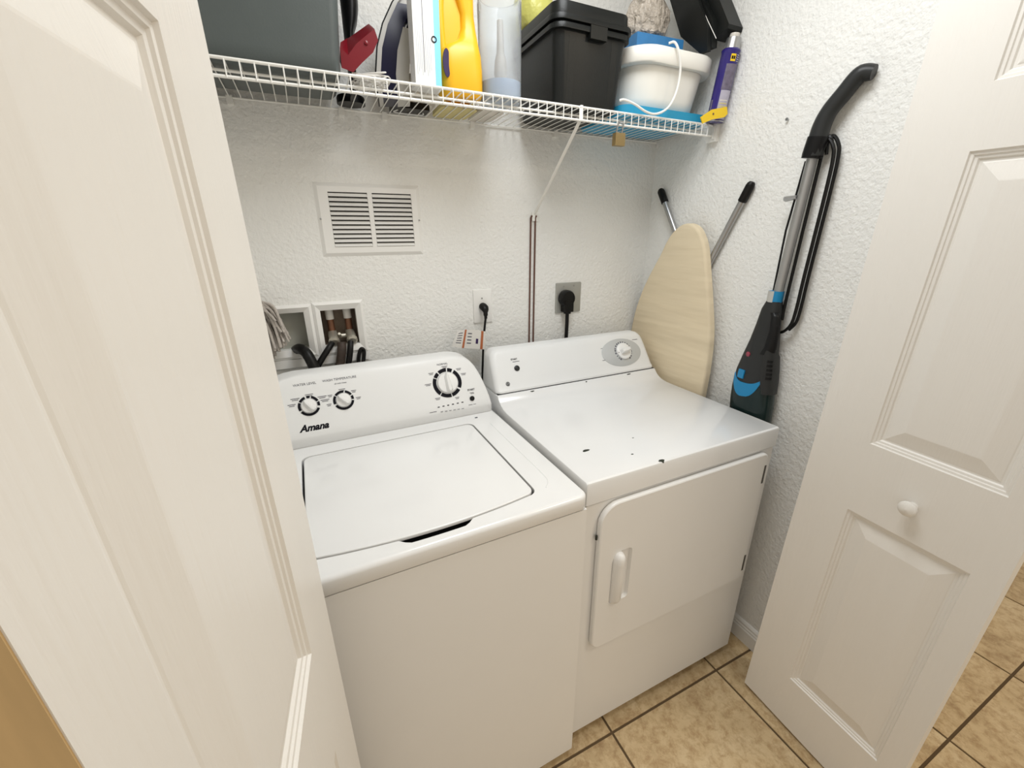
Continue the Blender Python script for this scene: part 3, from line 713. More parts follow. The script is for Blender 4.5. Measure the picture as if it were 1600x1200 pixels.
bm = nb(); tube(bm, smooth_path([(c.x, YB-.030, c.z-.028), atY(756.5, 520, YB-.032), atY(755, 545, YB-.036), atY(754, 575, YB-.036), atY(752, 640, YB-.036), atY(735, 740, YB-.05)], 6), .0042, 8); cdv = obj('cord', bm, M['rubber'], pl)
# warning tag wrapped round the cord
tg = thing('warning_tag', 'curled white paper tag with orange bars on the washer cord', 'tag', tuple(atY(735, 530, YB-.03)))
q = [atY(759, 518, YB-.043), atY(738, 515, YB-.050), atY(722, 515.5, YB-.058), atY(714, 519, YB-.050)]
q2 = [atY(757.5, 546, YB-.043), atY(735, 544.5, YB-.050), atY(716, 543, YB-.058), atY(705.5, 541, YB-.050)]
A = smooth_path(q, 6); B = smooth_path(q2, 6)
def strip(i0, i1, lift, v0=0.0, v1=1.0, thick=.0006):
    bm = nb(); rows = []
    for k in range(i0, i1+1):
        a, b = A[k].lerp(B[k], v0), A[k].lerp(B[k], v1); nrm = Vector((0, -1, 0))
        rows.append([a+nrm*lift, b+nrm*lift, b+nrm*(lift+thick), a+nrm*(lift+thick)])
    loft(bm, rows); return bm
obj('tag_paper', strip(0, 18, 0), M['tag'], tg, smooth=60)
obj('tag_bar', strip(1, 2, .0007), M['orange'], tg); obj('tag_bar', strip(9, 10, .0007), M['orange'], tg)
for k in range(5): obj('tag_lines', strip(11, 15, .0007, .15+.14*k, .20+.14*k, .0002), M['greyprint'], tg)
for k in range(4): obj('tag_lines', strip(6, 8, .0007, .18+.17*k, .24+.17*k, .0002), M['greyprint'], tg)
obj('tag_symbol', strip(3, 4, .0007, .45, .72, .0002), M['purple'], tg)

do = thing('dryer_outlet', 'square grey metal outlet plate right of the brown rods', 'outlet', (.40, YB, 1.165))
bm = nb(); slab(bm, rrect(.341, .456, 1.163, 1.279, .004, 3), lambda u, v, w: Vector((u, YB-w, v)), .006, .003, 2); obj('cover_plate', bm, M['plate'], do)
for px, py in ((881, 447), (897, 446)):
    p = atY(px, py, YB-.006); bm = nb(); lathe(bm, [(.003, 0), (.003, .001), (0, .0014)], 10, frame(p, (0, -1, 0)), cap1=False); obj('screw', bm, M['steel'], do)
dpz = thing('power_cord', 'heavy black dryer plug and cord below the grey outlet plate', 'cord', (.41, YB-.03, 1.2))
c = atY(889, 469, YB-.03)
bm = nb(); lathe(bm, [(.030, 0), (.032, .003), (.032, .022), (.028, .030), (0, .031)], 20, frame((c.x-.004, YB-.0062, c.z+.006), (0, -1, 0)), cap1=False)
box(bm, c.x-.021, c.x+.017, YB-.0385, YB-.0065, c.z-.045, c.z+.0); obj('plug', bm, M['rubber'], dpz, bevel=.004)
bm = nb(); tube(bm, [(c.x-.002, YB-.024, c.z-.040), (c.x-.002, YB-.024, c.z-.052)], .0145, 12); obj('strain_relief', bm, M['rubber'], dpz)
bm = nb(); tube(bm, smooth_path([(c.x-.002, YB-.024, c.z-.045), (c.x-.003, YB-.026, c.z-.10), (c.x-.006, YB-.028, c.z-.2), (c.x-.01, YB-.03, c.z-.45)], 5), .0085, 10, flat=.8); obj('cord', bm, M['rubber'], dpz)

for x, lab in ((.2265, 'left'), (.2445, 'right')):
    bm = nb(); tube(bm, [(x, YB-.0032, 1.040), (x+.004, YB-.0032, 1.510), (x+.007, YB-.006, 1.518)], .0032, 8)
    tag(obj('brown_rod', bm, M['brown']), f'{lab} of two thin brown rods fixed upright under the shelf brace', 'rod', 'thin brown rods on the back wall')
bm = nb(); p = atX(1232, 188, XR); tube(bm, [p+Vector((.01, 0, 0)), p+Vector((-.008, 0, .002))], .0018, 8); tube(bm, [p+Vector((-.007, 0, .002)), p+Vector((-.009, 0, .002))], .0042, 8)
tag(obj('wall_nail', bm, M['steel']), 'small grey nail in the right wall left of vacuum handle', 'nail')

# ------------------------------------------------------------------ ironing board
ib = thing('ironing_board', 'folded ironing board with worn cream cover leaning in the corner', 'ironing board', (.73, -.42, 0))
def bx_(z): return .715 + .040*(z/1.5)               # lean of the board
L_ = [(-.447, 1.488), (-.410, 1.482), (-.378, 1.460), (-.352, 1.425), (-.330, 1.380), (-.290, 1.310), (-.258, 1.245), (-.232, 1.17), (-.218, 1.10), (-.212, 1.02), (-.212, .90), (-.215, .30), (-.222, .20), (-.245, .16)]
R_ = [(-.58, .16), (-.605, .20), (-.615, .30), (-.622, .91), (-.622, 1.00), (-.612, 1.12), (-.582, 1.24), (-.553, 1.34), (-.535, 1.40), (-.515, 1.44), (-.485, 1.474)]
outl = [(v.x, v.y) for v in smooth_path([(y, z, 0) for y, z in L_+R_], 4, closed=True)]
bm = nb()
# outline runs with +y on the left as seen from the room; u = -y keeps it ccw for the face that looks at -x
ol = [(-y, z) for y, z in outl]
def fmap(u, v, w): return Vector((bx_(v)-.004-w, -u, v))
if sum(ol[i-1][0]*ol[i][1]-ol[i][0]*ol[i-1][1] for i in range(len(ol))) < 0: ol.reverse()
slab(bm, ol, fmap, .026, .010, 4)
obj('cover', bm, M['cover'], ib, smooth=60)
for a, b, d in (((-.263, 1.604), (-.362, 1.454), 1.0), ((-.6375, 1.590), (-.542, 1.381), 1.0)):
    A_ = Vector((0, a[0], a[1])); B_ = Vector((0, b[0], b[1])); dirv = (B_-A_).normalized()
    end = A_+dirv*1.25
    pts = [Vector((.7605, p.y, p.z)) for p in (A_, A_+dirv*.2, A_+dirv*.34)]
    bm = nb(); tube(bm, pts, .0105, 14); lg = obj('leg', bm, M['steel'], ib)
    bm = nb(); e = pts[0]; t = Vector((0, dirv.y, dirv.z))
    lathe(bm, [(0, -.014), (.008, -.0125), (.012, -.007), (.0135, 0), (.0135, .045), (.0118, .047)], 14, frame(e, t, (1, 0, 0)), cap0=False); obj('end_cap', bm, M['rubber'], lg)

# ------------------------------------------------------------------ stick vacuum
vac = thing('stick_vacuum', 'charcoal stick vacuum with blue band leaning on the right wall', 'vacuum', (.735, -.81, 0))
VX = .742
V = lambda px, py, x=VX: atX(px, py, x)
gp = [V(1270, 244, .738), V(1275.5, 226, .738), V(1283, 200, .738), V(1291, 182, .739), V(1300, 168, .741), V(1320, 144, .746), V(1338, 122, .750), V(1350, 114, .753), V(1366, 113, .757)]
gp = smooth_path(gp, 4); nr = len(gp)
rad = [.0235 - .0035*min(1, k/14) - (.005*max(0, (k-nr+6)/6)) for k in range(nr)]
bm = nb(); tube(bm, gp, rad, 14); obj('handle_grip', bm, M['vacgrey'], vac, smooth=50)
bm = nb(); tube(bm, [V(1267.5, 247.5, .738), V(1270, 240, .738), V(1279, 214, .738)], [.0235, .0245, .0248], 16); obj('handle_collar', bm, M['black'], vac)
bm = nb(); tube(bm, [V(1285, 212, .748), V(1297, 214, .750), V(1299, 222, .750)], .006, 8); tube(bm, [V(1262, 225, .735), V(1270, 227, .738)], .004, 8); obj('cord_hook', bm, M['black'], vac)
bm = nb(); tube(bm, [V(1272, 236, .738), V(1214, 466, .738)], .0128, 14); obj('wand', bm, M['steel'], vac)
bm = nb(); tube(bm, [V(1259, 252, .748), V(1228, 360, .748), V(1207, 462, .748)], .0028, 8); obj('wand_rib', bm, M['black'], vac)
cp = [V(1216, 520, .755), V(1226, 517, .752), V(1237, 505, .75), V(1245, 480, .75), V(1257, 430, .75), V(1290, 300, .751), V(1302, 245, .752), V(1301, 226, .752), V(1294, 216, .752), V(1286, 222, .752), V(1283, 245, .752), V(1262, 330, .752), V(1228, 470, .752), V(1222, 500, .752)]
bm = nb(); tube(bm, smooth_path(cp, 5), .0044, 8)
cp2 = [p+Vector((.005, -.009, .004)) for p in cp[1:11]]; tube(bm, smooth_path(cp2, 5), .0044, 8)
cp3 = [p+Vector((-.006, -.004, -.002)) for p in cp[2:11]]; tube(bm, smooth_path(cp3, 5), .0044, 8)
obj('power_cord', bm, M['rubber'], vac)
a, b = V(1240, 309, .735), V(1228, 311, .735)
bm = nb(); tube(bm, [a+(a-b)*.5, a, b], [.009, .010, .0125], 8, flat=.6); obj('cord_clip', bm, M['steel'], vac, smooth=30)
# body: ellipse sections along z  (z, y centre, ry, rx, x centre)
bs = [(1.262, -.800, .0200, .0200, .740), (1.238, -.7985, .0265, .0255, .739), (1.19, -.797, .032, .028, .738), (1.14, -.796, .040, .0315, .737), (1.09, -.793, .050, .034, .736), (1.04, -.791, .0600, .036, .735),
      (.99, -.791, .0665, .037, .735), (.94, -.794, .0680, .037, .735), (.88, -.798, .0660, .037, .735), (.80, -.802, .060, .036, .735), (.72, -.806, .045, .034, .735), (.66, -.808, .022, .022, .735), (.10, -.815, .018, .018, .732)]
def bsec(z):
    for (a, b) in zip(bs, bs[1:]):
        if a[0] >= z >= b[0]:
            t = (a[0]-z)/(a[0]-b[0]); return [a[k]+(b[k]-a[k])*t for k in range(5)]
def bpt(z, th, off=0.0):                              # th = 0 faces the room (-x), positive towards the camera (-y)
    _, yc, ry, rx, xc = bsec(z); e = .75
    c, s = math.cos(th), math.sin(th); c2 = math.copysign(abs(c)**e, c); s2 = math.copysign(abs(s)**e, s)
    return Vector((xc-(rx+off)*c2, yc-(ry+off)*s2, z))
zz = [1.262, 1.25, 1.238, 1.215, 1.19, 1.165, 1.14, 1.115, 1.09, 1.065, 1.04, 1.015, 1.005]
N = 28
bm = nb(); loft(bm, [[bpt(z, 2*PI*k/N) for k in range(N)] for z in zz]); obj('body', bm, M['vacgrey'], vac, smooth=50)
bm = nb(); loft(bm, [[bpt(z, 2*PI*k/N) for k in range(N)] for z in (1.0049, .98, .96, .94, .91, .88, .84, .80, .76, .72, .69, .66)]); obj('dust_bin', bm, M['vacsmoke'], vac, smooth=50)
bm = nb(); tube(bm, [(.735, -.808, .665), (.734, -.812, .36), (.732, -.815, .08)], .018, 12); obj('neck', bm, M['black'], vac)
bm = nb(); box(bm, .695, .770, -.872, -.70, .004, .075); obj('floor_head', bm, M['vacgrey'], vac, bevel=.015, seg=3)
bm = nb(); loft(bm, [[Vector((.7395-.0205*math.cos(a), -.800-.0205*math.sin(a), z)) for a in [2*PI*k/24 for k in range(24)]] for z in (1.2602, 1.292)]); obj('collar', bm, M['vacblue'], vac)
bm = nb(); loft(bm, [[Vector((.7395-r*math.cos(a), -.800-r*math.sin(a), z)) for r, a in [(.0203, -1.05+1.35*k/8) for k in range(9)]+[(.0212, .30-1.35*k/8) for k in range(9)]] for z in (1.2602, 1.2925)]); obj('collar_band', bm, M['irongrey'], vac)
def patch(name, rows, m, off=.0016):                 # rows: (z, th0, th1)
    bm = nb(); K = 14
    f = [[bpt(z, a+(b-a)*k/K, off) for k in range(K+1)] for z, a, b in rows]; g_ = [[bpt(z, a+(b-a)*k/K, -.002) for k in range(K+1)] for z, a, b in rows]
    vf = [[bm.verts.new(p) for p in r] for r in f]; vg = [[bm.verts.new(p) for p in r] for r in g_]
    for i in range(len(rows)-1):
        for k in range(K):
            bm.faces.new((vf[i][k], vf[i][k+1], vf[i+1][k+1], vf[i+1][k])); bm.faces.new((vg[i][k], vg[i+1][k], vg[i+1][k+1], vg[i][k+1]))
        bm.faces.new((vf[i][0], vf[i+1][0], vg[i+1][0], vg[i][0])); bm.faces.new((vf[i][K], vg[i][K], vg[i+1][K], vf[i+1][K]))
    for k in range(K):
        bm.faces.new((vf[0][k], vg[0][k], vg[0][k+1], vf[0][k+1])); bm.faces.new((vf[-1][k], vf[-1][k+1], vg[-1][k+1], vg[-1][k]))
    return obj(name, bm, m, vac, smooth=60)
# crescent: curved top and bottom edge
bm = nb(); K = 16
th0, th1 = -.95, .62
top_ = lambda t: 1.026 - .022*math.sin(PI*t); bot = lambda t: 1.020 - .062*math.sin(PI*t)
J = 5
vf = [[bm.verts.new(bpt(top_(k/K)+(bot(k/K)-top_(k/K))*j/J, th0+(th1-th0)*k/K, .002)) for k in range(K+1)] for j in range(J+1)]
vg = [[bm.verts.new(bpt(top_(k/K)+(bot(k/K)-top_(k/K))*j/J, th0+(th1-th0)*k/K, -.002)) for k in range(K+1)] for j in range(J+1)]
for j in range(J):
    for k in range(K): bm.faces.new((vf[j][k], vf[j][k+1], vf[j+1][k+1], vf[j+1][k])); bm.faces.new((vg[j][k], vg[j+1][k], vg[j+1][k+1], vg[j][k+1]))
    bm.faces.new((vf[j][0], vf[j+1][0], vg[j+1][0], vg[j][0])); bm.faces.new((vf[j][K], vg[j][K], vg[j+1][K], vf[j+1][K]))
for k in range(K): bm.faces.new((vf[0][k], vg[0][k], vg[0][k+1], vf[0][k+1])); bm.faces.new((vf[J][k], vf[J][k+1], vg[J][k+1], vg[J][k]))
obj('blue_band', bm, M['vacblue'], vac, smooth=60)
patch('release_button', [(1.044, -.50, -.14), (1.030, -.50, -.14), (1.016, -.48, -.14)], M['vacblue'], .0035)
c = bpt(1.096, -.30, 0); bm = nb(); lathe(bm, [(.0078, -.002), (.0078, .002), (.006, .003), (0, .0032)], 16, frame(c, (-1, .25, 0))); obj('indicator_lamp', bm, M['vacred'], vac)
# carry-handle opening and vent housing on the camera side
bm = nb(); loft(bm, [[bpt(z, .75+.55*math.cos(a), 0)+Vector((-.0, -.0, 0))+Vector((-.010*max(0, math.cos(a*.5)), -.018, 0))*w for a in [2*PI*k/16 for k in range(16)]] for z, w in ((1.232, .2), (1.22, .55), (1.18, .8), (1.13, .6), (1.105, .15))]); obj('carry_handle', bm, M['black'], vac, smooth=60)
patch('motor_housing', [(1.12, .62, 1.5), (1.10, .5, 1.75), (1.06, .48, 1.85), (1.02, .55, 1.8), (.985, .7, 1.7)], M['vacgrey'], .006)
for k in range(5):
    z = 1.088-.013*k; patch('vent_slot', [(z+.004, .82, 1.22), (z, .80, 1.20), (z-.003, .80, 1.20)], M['black'], .0075)

# ------------------------------------------------------------------ things on the shelf
ST = SZ-.0005
def tapered(name, x0, x1, y0, y1, z0, z1, grow, r, m, parent, wall=None, cap=True, bev=.008):
    bm = nb(); L = []
    hs = [0, .03, .12, .5, 1.0]
    for h in hs:
        g_ = grow*h - (bev if h == 0 else 0); L.append([Vector((x, y, z0+(z1-z0)*h)) for x, y in rrect(x0-g_, x1+g_, y0-g_, y1+g_, r, 5)])
    loft(bm, L, True, cap); return obj(name, bm, m, parent, smooth=45)
# dark storage tote
tot = thing('storage_tote', 'dark green-grey plastic storage tote at the left end of the wire shelf', 'tote', (-.58, -.33, ST))
tapered('tote_body', -.775, -.376, -.447, -.250, ST, ST+.30, .026, .020, M['tote'], tot)
bm = nb(); slab(bm, rrect(-.797, -.342, -.480, -.220, .03, 5), lambda u, v, w: Vector((u, v, ST+.295+w)), .022, .006, 2); obj('tote_rim', bm, M['tote'], tot)
# black strap bag beside the tote
bm = nb(); bs_ = []
for z, xr in ((0, -.335), (.02, -.328), (.06, -.326), (.10, -.327), (.125, -.322), (.150, -.311), (.175, -.305), (.20, -.303), (.235, -.305), (.26, -.315)):
    cx = (-.343+xr)/2; rx = max(.005, (xr+.343)/2)
    bs_.append([Vector((cx+rx*math.cos(a), -.315+.045*math.sin(a), ST+z)) for a in [2*PI*k/18 for k in range(18)]])
loft(bm, bs_); tag(obj('black_bag', bm, M['black'], smooth=60), 'glossy black bag squeezed upright between the tote and red clamp', 'bag')
# red plastic tool handle
rh = thing('red_clamp', 'chunky red plastic clamp leaning beside the dark tote', 'clamp', tuple(atY(548, 110, -.40)))
def P4(L, y): return [atY(px, py, y) for px, py in L]
front = [(534, 106), (552, 113), (566, 98), (583, 82), (591, 63), (585, 45), (557, 68), (544, 86), (531, 74)]
back_ = [(531, 96), (548, 103), (560, 86), (572, 74), (579, 52), (576, 37), (545, 59), (542, 60), (532, 66)]
bm = nb(); loft(bm, [P4(front, -.425), P4(back_, -.375)]); obj('clamp_body', bm, M['red'], rh, bevel=.003, smooth=30)
bm = nb(); lathe(bm, [(.004, 0), (.004, .002), (0, .003)], 10, frame(atY(572, 67, -.4255), (0, -1, 0)), cap1=False); obj('rivet', bm, M['red'], rh)
# tangled white cord
bm = nb(); rc = random.Random(5)
for s in range(3):
    pts = []
    for k in range(16):
        pts.append(Vector((-.305+rc.uniform(-.045, .040), -.405+rc.uniform(-.04, .04), ST+.004+rc.random()*.020)))
    tube(bm, smooth_path(pts, 5), .0016, 5)
tag(obj('cable_tangle', bm, M['cord']), 'tangled thin white cord lying in front of the iron', 'cord')
# clothes iron standing on its heel
ir = thing('clothes_iron', 'navy and grey steam iron standing on its heel beside the white carton', 'iron', (-.21, -.33, ST))
def iron_loops(x_a, x_b, wid, y0=-.335, zs=((0, .92), (.05, 1), (.10, .98), (.15, .86), (.20, .62), (.235, .34), (.252, .08))):
    return zs
sole = []
zsec = [(0.0, .048), (.05, .054), (.10, .054), (.15, .048), (.20, .034), (.235, .017), (.25, .003)]
def xs_(z): return -.2760 + 1.9*(max(0, z-.03))**2     # curved profile of the sole seen from the side
def slabiron(name, d0, d1, f0, f1, m, parent, zmax=.25):
    bm = nb(); L = []
    for z, hw in zsec:
        if z > zmax: break
        x = xs_(z); L.append([Vector((x+d0, -.335-hw*f0, ST+z)), Vector((x+d0, -.335+hw*f0, ST+z)), Vector((x+d1, -.335+hw*f1, ST+z)), Vector((x+d1, -.335-hw*f1, ST+z))])
    loft(bm, L); return obj(name, bm, m, parent, bevel=.002, smooth=50)
slabiron('soleplate', .0, .0035, 1.0, 1.0, M['black'], ir); slabiron('heat_shield', .0036, .014, 1.0, .98, M['irongrey'], ir); slabiron('water_tank', .0141, .050, .97, .85, M['navy'], ir, .21)
slabiron('iron_body', .0501, .082, .85, .6, M['irongrey'], ir, .16)
bm = nb(); tube(bm, smooth_path([(-.205, -.335, ST+.05), (-.165, -.335, ST+.06), (-.150, -.335, ST+.11), (-.155, -.335, ST+.17), (-.180, -.335, ST+.205), (-.215, -.335, ST+.20)], 5), .015, 12); obj('handle', bm, M['irongrey'], ir)
bm = nb(); tube(bm, smooth_path([(-.188, -.335, ST+.14), (-.178, -.335, ST+.165), (-.170, -.335, ST+.19)], 4), .010, 10); obj('trigger', bm, M['black'], ir)
ir.rotation_euler = (0, 0, -0.19); ir.location.y += .024
# white carton with cyan edge
ct = thing('white_carton', 'narrow white carton with a cyan edge stripe and fine print', 'box', (-.178, -.41, ST))
cb = Matrix.Translation((-.208, -.440, ST)) @ Matrix.Rotation(D(2), 4, 'Z') @ Matrix.Rotation(D(1.2), 4, 'Y')
def cbx(name, x0, x1, y0, y1, z0, z1, m, bev=.0):
    bm = nb(); v = box(bm, x0, x1, y0, y1, z0, z1)
    for a in v: a.co = cb @ a.co
    return obj(name, bm, m, ct, bevel=bev, smooth=0)
cbx('carton_body', 0, .064, 0, .040, .006, .235, M['carton'], .001)
cbx('side_stripe', .050, .0644, -.0006, .0404, .0065, .234, M['cyan'])
for k in range(9): cbx('print_line', .006+.0042*k, .0072+.0042*k, -.0005, .0, .03+.006*(k % 3), .20-.008*(k % 4), M['greyprint'] if k == 4 else M['silver'])
mk = cb @ frame((.049, -.0008, .105), (0, -1, 0)); bm = nb(); ring_arcs(bm, mk, .0045, .0066, [(0, 2*PI)]); obj('round_mark', bm, M['print'], ct)
# yellow jug
jg = thing('yellow_jug', 'glossy yellow plastic jug with looped handle and purple label', 'jug', (-.08, -.38, ST))
jx, jy = -.0800, -.392
def jl(z, x0, x1, ry, r): return [Vector((x, y, ST+z)) for x, y in rrect(x0, x1, jy-ry, jy+ry, r, 5)]
bm = nb()
loft(bm, [jl(.004, jx-.046, jx+.046, .030, .022), jl(.0, jx-.040, jx+.040, .026, .022), jl(.003, jx-.050, jx+.052, .034, .026), jl(.012, jx-.055, jx+.056, .037, .028), jl(.06, jx-.057, jx+.056, .038, .028), jl(.095, jx-.056, jx+.053, .037, .026), jl(.108, jx-.042, jx+.050, .034, .024), jl(.118, jx-.020, jx+.049, .030, .022), jl(.128, jx-.005, jx+.047, .026, .018),
          jl(.15, jx+.004, jx+.044, .020, .015), jl(.18, jx+.004, jx+.040, .019, .014), jl(.22, jx-.01, jx+.038, .024, .014), jl(.25, jx-.02, jx+.035, .026, .014)], True, True)
obj('jug_body', bm, M['yellow'], jg, smooth=60)
bm = nb(); L = []
for z, x0, x1 in ((.085, -.050, .02), (.10, -.054, .02), (.14, -.055, .02), (.20, -.053, .02), (.235, -.045, .02), (.25, -.03, .02)):
    L.append([Vector((x, y, ST+z)) for x, y in rrect(jx+x0, jx+x1, jy-.008, jy+.026, .012, 4)])
loft(bm, L); obj('grip_recess', bm, M['yellow'], jg, smooth=60)
bm = nb(); tube(bm, smooth_path([(jx-.046, jy-.012, ST+.095), (jx-.049, jy-.013, ST+.14), (jx-.047, jy-.013, ST+.20), (jx-.03, jy-.012, ST+.24)], 5), .010, 12); obj('jug_handle', bm, M['yellow'], jg)
bm = nb(); lathe(bm, [(.017, 0), (.020, .003), (.020, .028), (.018, .03)], 18, Matrix.Translation((jx+.01, jy, ST+.25))); obj('jug_cap', bm, M['purple'], jg)
bm = nb(); slab(bm, [(math.cos(2*PI*k/18)*.010, .066+math.sin(2*PI*k/18)*.030) for k in range(18)], lambda u, v, w: Vector((jx-.044+u, jy-.0345-w, ST+v)), .0014, .0005, 1); obj('jug_label', bm, M['purple'], jg)
# clear canister
cn = thing('clear_canister', 'tall clear plastic canister with pale blue bottom, beside the black tool bin', 'canister', (.028, -.385, ST))
cx, cy, cr = .0320, -.396, .0555
bm = nb(); pr = [(cr*.94, 0), (cr*.99, .004), (cr, .012), (cr*1.02, .23), (cr*1.06, .234), (cr*1.06, .240), (cr*.99, .240), (cr*.975, .012), (cr*.93, .005)]
lathe(bm, pr, 36, Matrix.Translation((cx, cy, ST))); obj('canister_wall', bm, M['clear'], cn, smooth=50)
bm = nb(); lathe(bm, [(cr*.90, .0062), (cr*.965, .014), (cr*.972, .047), (cr*.9, .0475)], 30, Matrix.Translation((cx, cy, ST))); obj('pale_blue_fill', bm, M['bluewater'], cn)
bm = nb(); lathe(bm, [(.0, .05), (.012, .052), (.018, .07), (.016, .10), (.010, .12), (.008, .19), (.0, .195)], 18, Matrix.Translation((cx+.004, cy+.005, ST)), cap0=False, cap1=False); obj('inner_scoop', bm, M['bag'], cn)
# yellow-green bag behind
bm = nb(); L = []
for z, rx, ry in ((0, .030, .025), (.008, .046, .036), (.04, .052, .04), (.08, .055, .042), (.11, .045, .036), (.13, .022, .02)):
    L.append([Vector((.205+rx*math.cos(a)*(1+.06*math.sin(5*a)), -.265+ry*math.sin(a), ST+.2325+z)) for a in [2*PI*k/24 for k in range(24)]])
loft(bm, L); tag(obj('yellow_bag', bm, M['greenbag'], smooth=70), 'yellow-green plastic bag lying on top of the black lidded bin', 'bag')
# black tool bin
tb = thing('tool_bin', 'black lidded plastic bin in the middle of the shelf', 'bin', (.28, -.34, ST))
tapered('bin_body', .178, .386, -.446, -.222, ST, ST+.190, .014, .026, M['binblack'], tb)
for z0, z1, g_, nm in ((.172, .186, .023, 'bin_rim'), (.189, .203, .026, 'lid_rim'), (.203, .232, .018, 'lid_top')):
    bm = nb(); slab(bm, rrect(.178-g_, .386+g_, -.446-g_, -.222+min(g_, .015), .034, 6), lambda u, v, w: Vector((u, v, ST+z0+w)), z1-z0, .004, 2); obj(nm, bm, M['binblack'], tb)
bm = nb(); box(bm, .262, .315, -.4725, -.455, ST+.158, ST+.188); obj('latch', bm, M['binblack'], tb, bevel=.002)
for x in (.215, .352):
    bm = nb(); loft(bm, [[Vector((x-.010, -.444-d, z)), Vector((x+.010, -.444-d, z)), Vector((x+.010, -.440, z)), Vector((x-.010, -.440, z))] for z, d in ((ST+.012, .003), (ST+.165, .0145))]); obj('rib', bm, M['binblack'], tb, bevel=.0015)
# sky-blue tray with white tub on it
tr = tag(tapered('blue_tray', .404, .738, -.452, -.215, ST, ST+.028, .006, .03, M['tray'], None), 'sky-blue plastic tray lying under the white tub', 'tray')
ZT2 = ST+.0285
tu = thing('white_tub', 'white plastic tub with thick rim and wire bail, on sky-blue tray', 'tub', (.57, -.34, ZT2))
bm = nb(); tx0, tx1, ty0, ty1 = .450, .726, -.440, -.225
L = []
for h, g_ in ((0, -.008), (.006, 0), (.03, .004), (.145, .022)): L.append([Vector((x, y, ZT2+h)) for x, y in rrect(tx0-g_, tx1+g_, ty0-g_, ty1+min(g_, .018), .085, 8)])
for h, g_ in ((.145, .012), (.03, -.006), (.012, -.012)): L.append([Vector((x, y, ZT2+h)) for x, y in rrect(tx0-g_, tx1+g_, ty0-g_, ty1+min(g_, .018)-.006, .080, 8)])
loft(bm, L); obj('tub_body', bm, M['tub'], tu, smooth=50)
bm = nb(); L = []
for h, g_ in ((.108, .018), (.108, .032), (.112, .0345), (.146, .036), (.149, .034), (.149, .020)): L.append([Vector((x, y, ZT2+h)) for x, y in rrect(tx0-g_, tx1+g_, ty0-g_, ty1+min(g_, .018), .09, 8)])
loft(bm, L, False, False); obj('tub_rim', bm, M['tub'], tu, smooth=50)
bp = [atY(1054, 66, -.480), atY(1060, 78, -.488), atY(1063, 100, -.487), atY(1062, 120, -.484), atY(1056, 146, -.482), atY(1044, 168, -.481), atY(1026, 178, -.481), atY(1010, 175, -.480), atY(992, 163, -.478), atY(976, 156, -.473), atY(968, 157, -.465)]
bm = nb(); tube(bm, smooth_path([bp[0]+Vector((-.01, .012, .0))]+bp, 5), .0034, 8); obj('bail_handle', bm, M['wire'], tu)
# on top of / in the tub
bm = nb(); ang = Matrix.Translation((.585, -.335, ZT2+.150+.034)) @ Matrix.Rotation(D(-4), 4, 'Z')
xbox(bm, .175, .095, .058, ang); tag(obj('blue_sponge', bm, M['bluebox'], bevel=.008, seg=2), 'flat blue block lying on top of the white tub', 'sponge')
bm = nb(); L = []; rb = random.Random(9)
for z, rx, ry in ((0, .05, .035), (.012, .066, .05), (.05, .075, .055), (.085, .07, .05), (.11, .045, .035)):
    L.append([Vector((.565+rx*math.cos(a)*(1+rb.uniform(-.16, .16)), -.335+ry*.8*math.sin(a)*(1+rb.uniform(-.16, .16)), ZT2+.2135+z+rb.uniform(-.004, .004)*(z > 0))) for a in [2*PI*k/26 for k in range(26)]])
loft(bm, L); tag(obj('crumpled_bag', bm, M['crumple'], smooth=20), 'crumpled translucent brown bag on the blue block', 'bag')
# black folding tray leaning behind the tub
bt = thing('black_caddy', 'black plastic caddy leaning behind the white tub at the right wall', 'caddy', (.68, -.26, ST))
def xslab(name, L, x0, x1, m, bev=.004):
    q = [atX(a, b, (x0+x1)/2) for a, b in L]
    bm = nb(); loft(bm, [[Vector((x0, p.y, p.z)) for p in q], [Vector((x1, p.y, p.z)) for p in q]]); return obj(name, bm, m, bt, bevel=bev, smooth=30)
xslab('caddy_wall', [(1040, -30), (1082, -30), (1108, 42), (1108, 80), (1096, 84), (1066, 58)], .676, .6895, M['binblack'])
xslab('caddy_tray', [(1076, -30), (1088, -30), (1118, 34), (1116, 74), (1106, 78), (1106, 42)], .690, .712, M['binblack'])
xslab('caddy_wall', [(1090, -30), (1122, -30), (1150, 40), (1148, 47), (1134, 57), (1122, 64), (1116, 36)], .7125, .772, M['binblack'])
bm = nb(); tube(bm, [atX(1086, -10, .688), atX(1119, 60, .684)], .0011, 6); obj('caddy_string', bm, M['cord'], bt)
# spray can in the corner
sc = thing('spray_can', 'blue and grey spray can standing against the right wall', 'can', (.742, -.476, ST))
cb_ = Vector((.7420, -.486, ST+.0015)); ctop = cb_+Vector((.0045, -.022, .185)); ax = (ctop-cb_).normalized()
cm = frame(cb_, ax, (0, 1, 0)); R_c = .0262
bm = nb(); lathe(bm, [(R_c*.9, 0), (R_c*1.03, .002), (R_c*1.03, .005), (R_c, .007), (R_c, .180), (R_c*1.04, .182), (R_c*1.04, .186), (R_c*.9, .190)], 32, cm); obj('can_body', bm, M['canblue'], sc)
bm = nb(); lathe(bm, [(R_c*.86, .190), (R_c*.82, .195), (R_c*.80, .212), (R_c*.76, .217), (0, .217)], 28, cm, cap1=False); obj('can_cap', bm, M['steel'], sc)
bm = nb(); lathe(bm, [(R_c*.5, .217), (R_c*.55, .221), (R_c*.5, .228), (R_c*.35, .229)], 16, cm); obj('nozzle', bm, M['bag'], sc)
bm = nb(); lathe(bm, [(R_c*1.035, .0015), (R_c*1.045, .003), (R_c*1.035, .0048)], 28, cm, cap0=False, cap1=False); obj('can_base_ring', bm, M['steel'], sc)
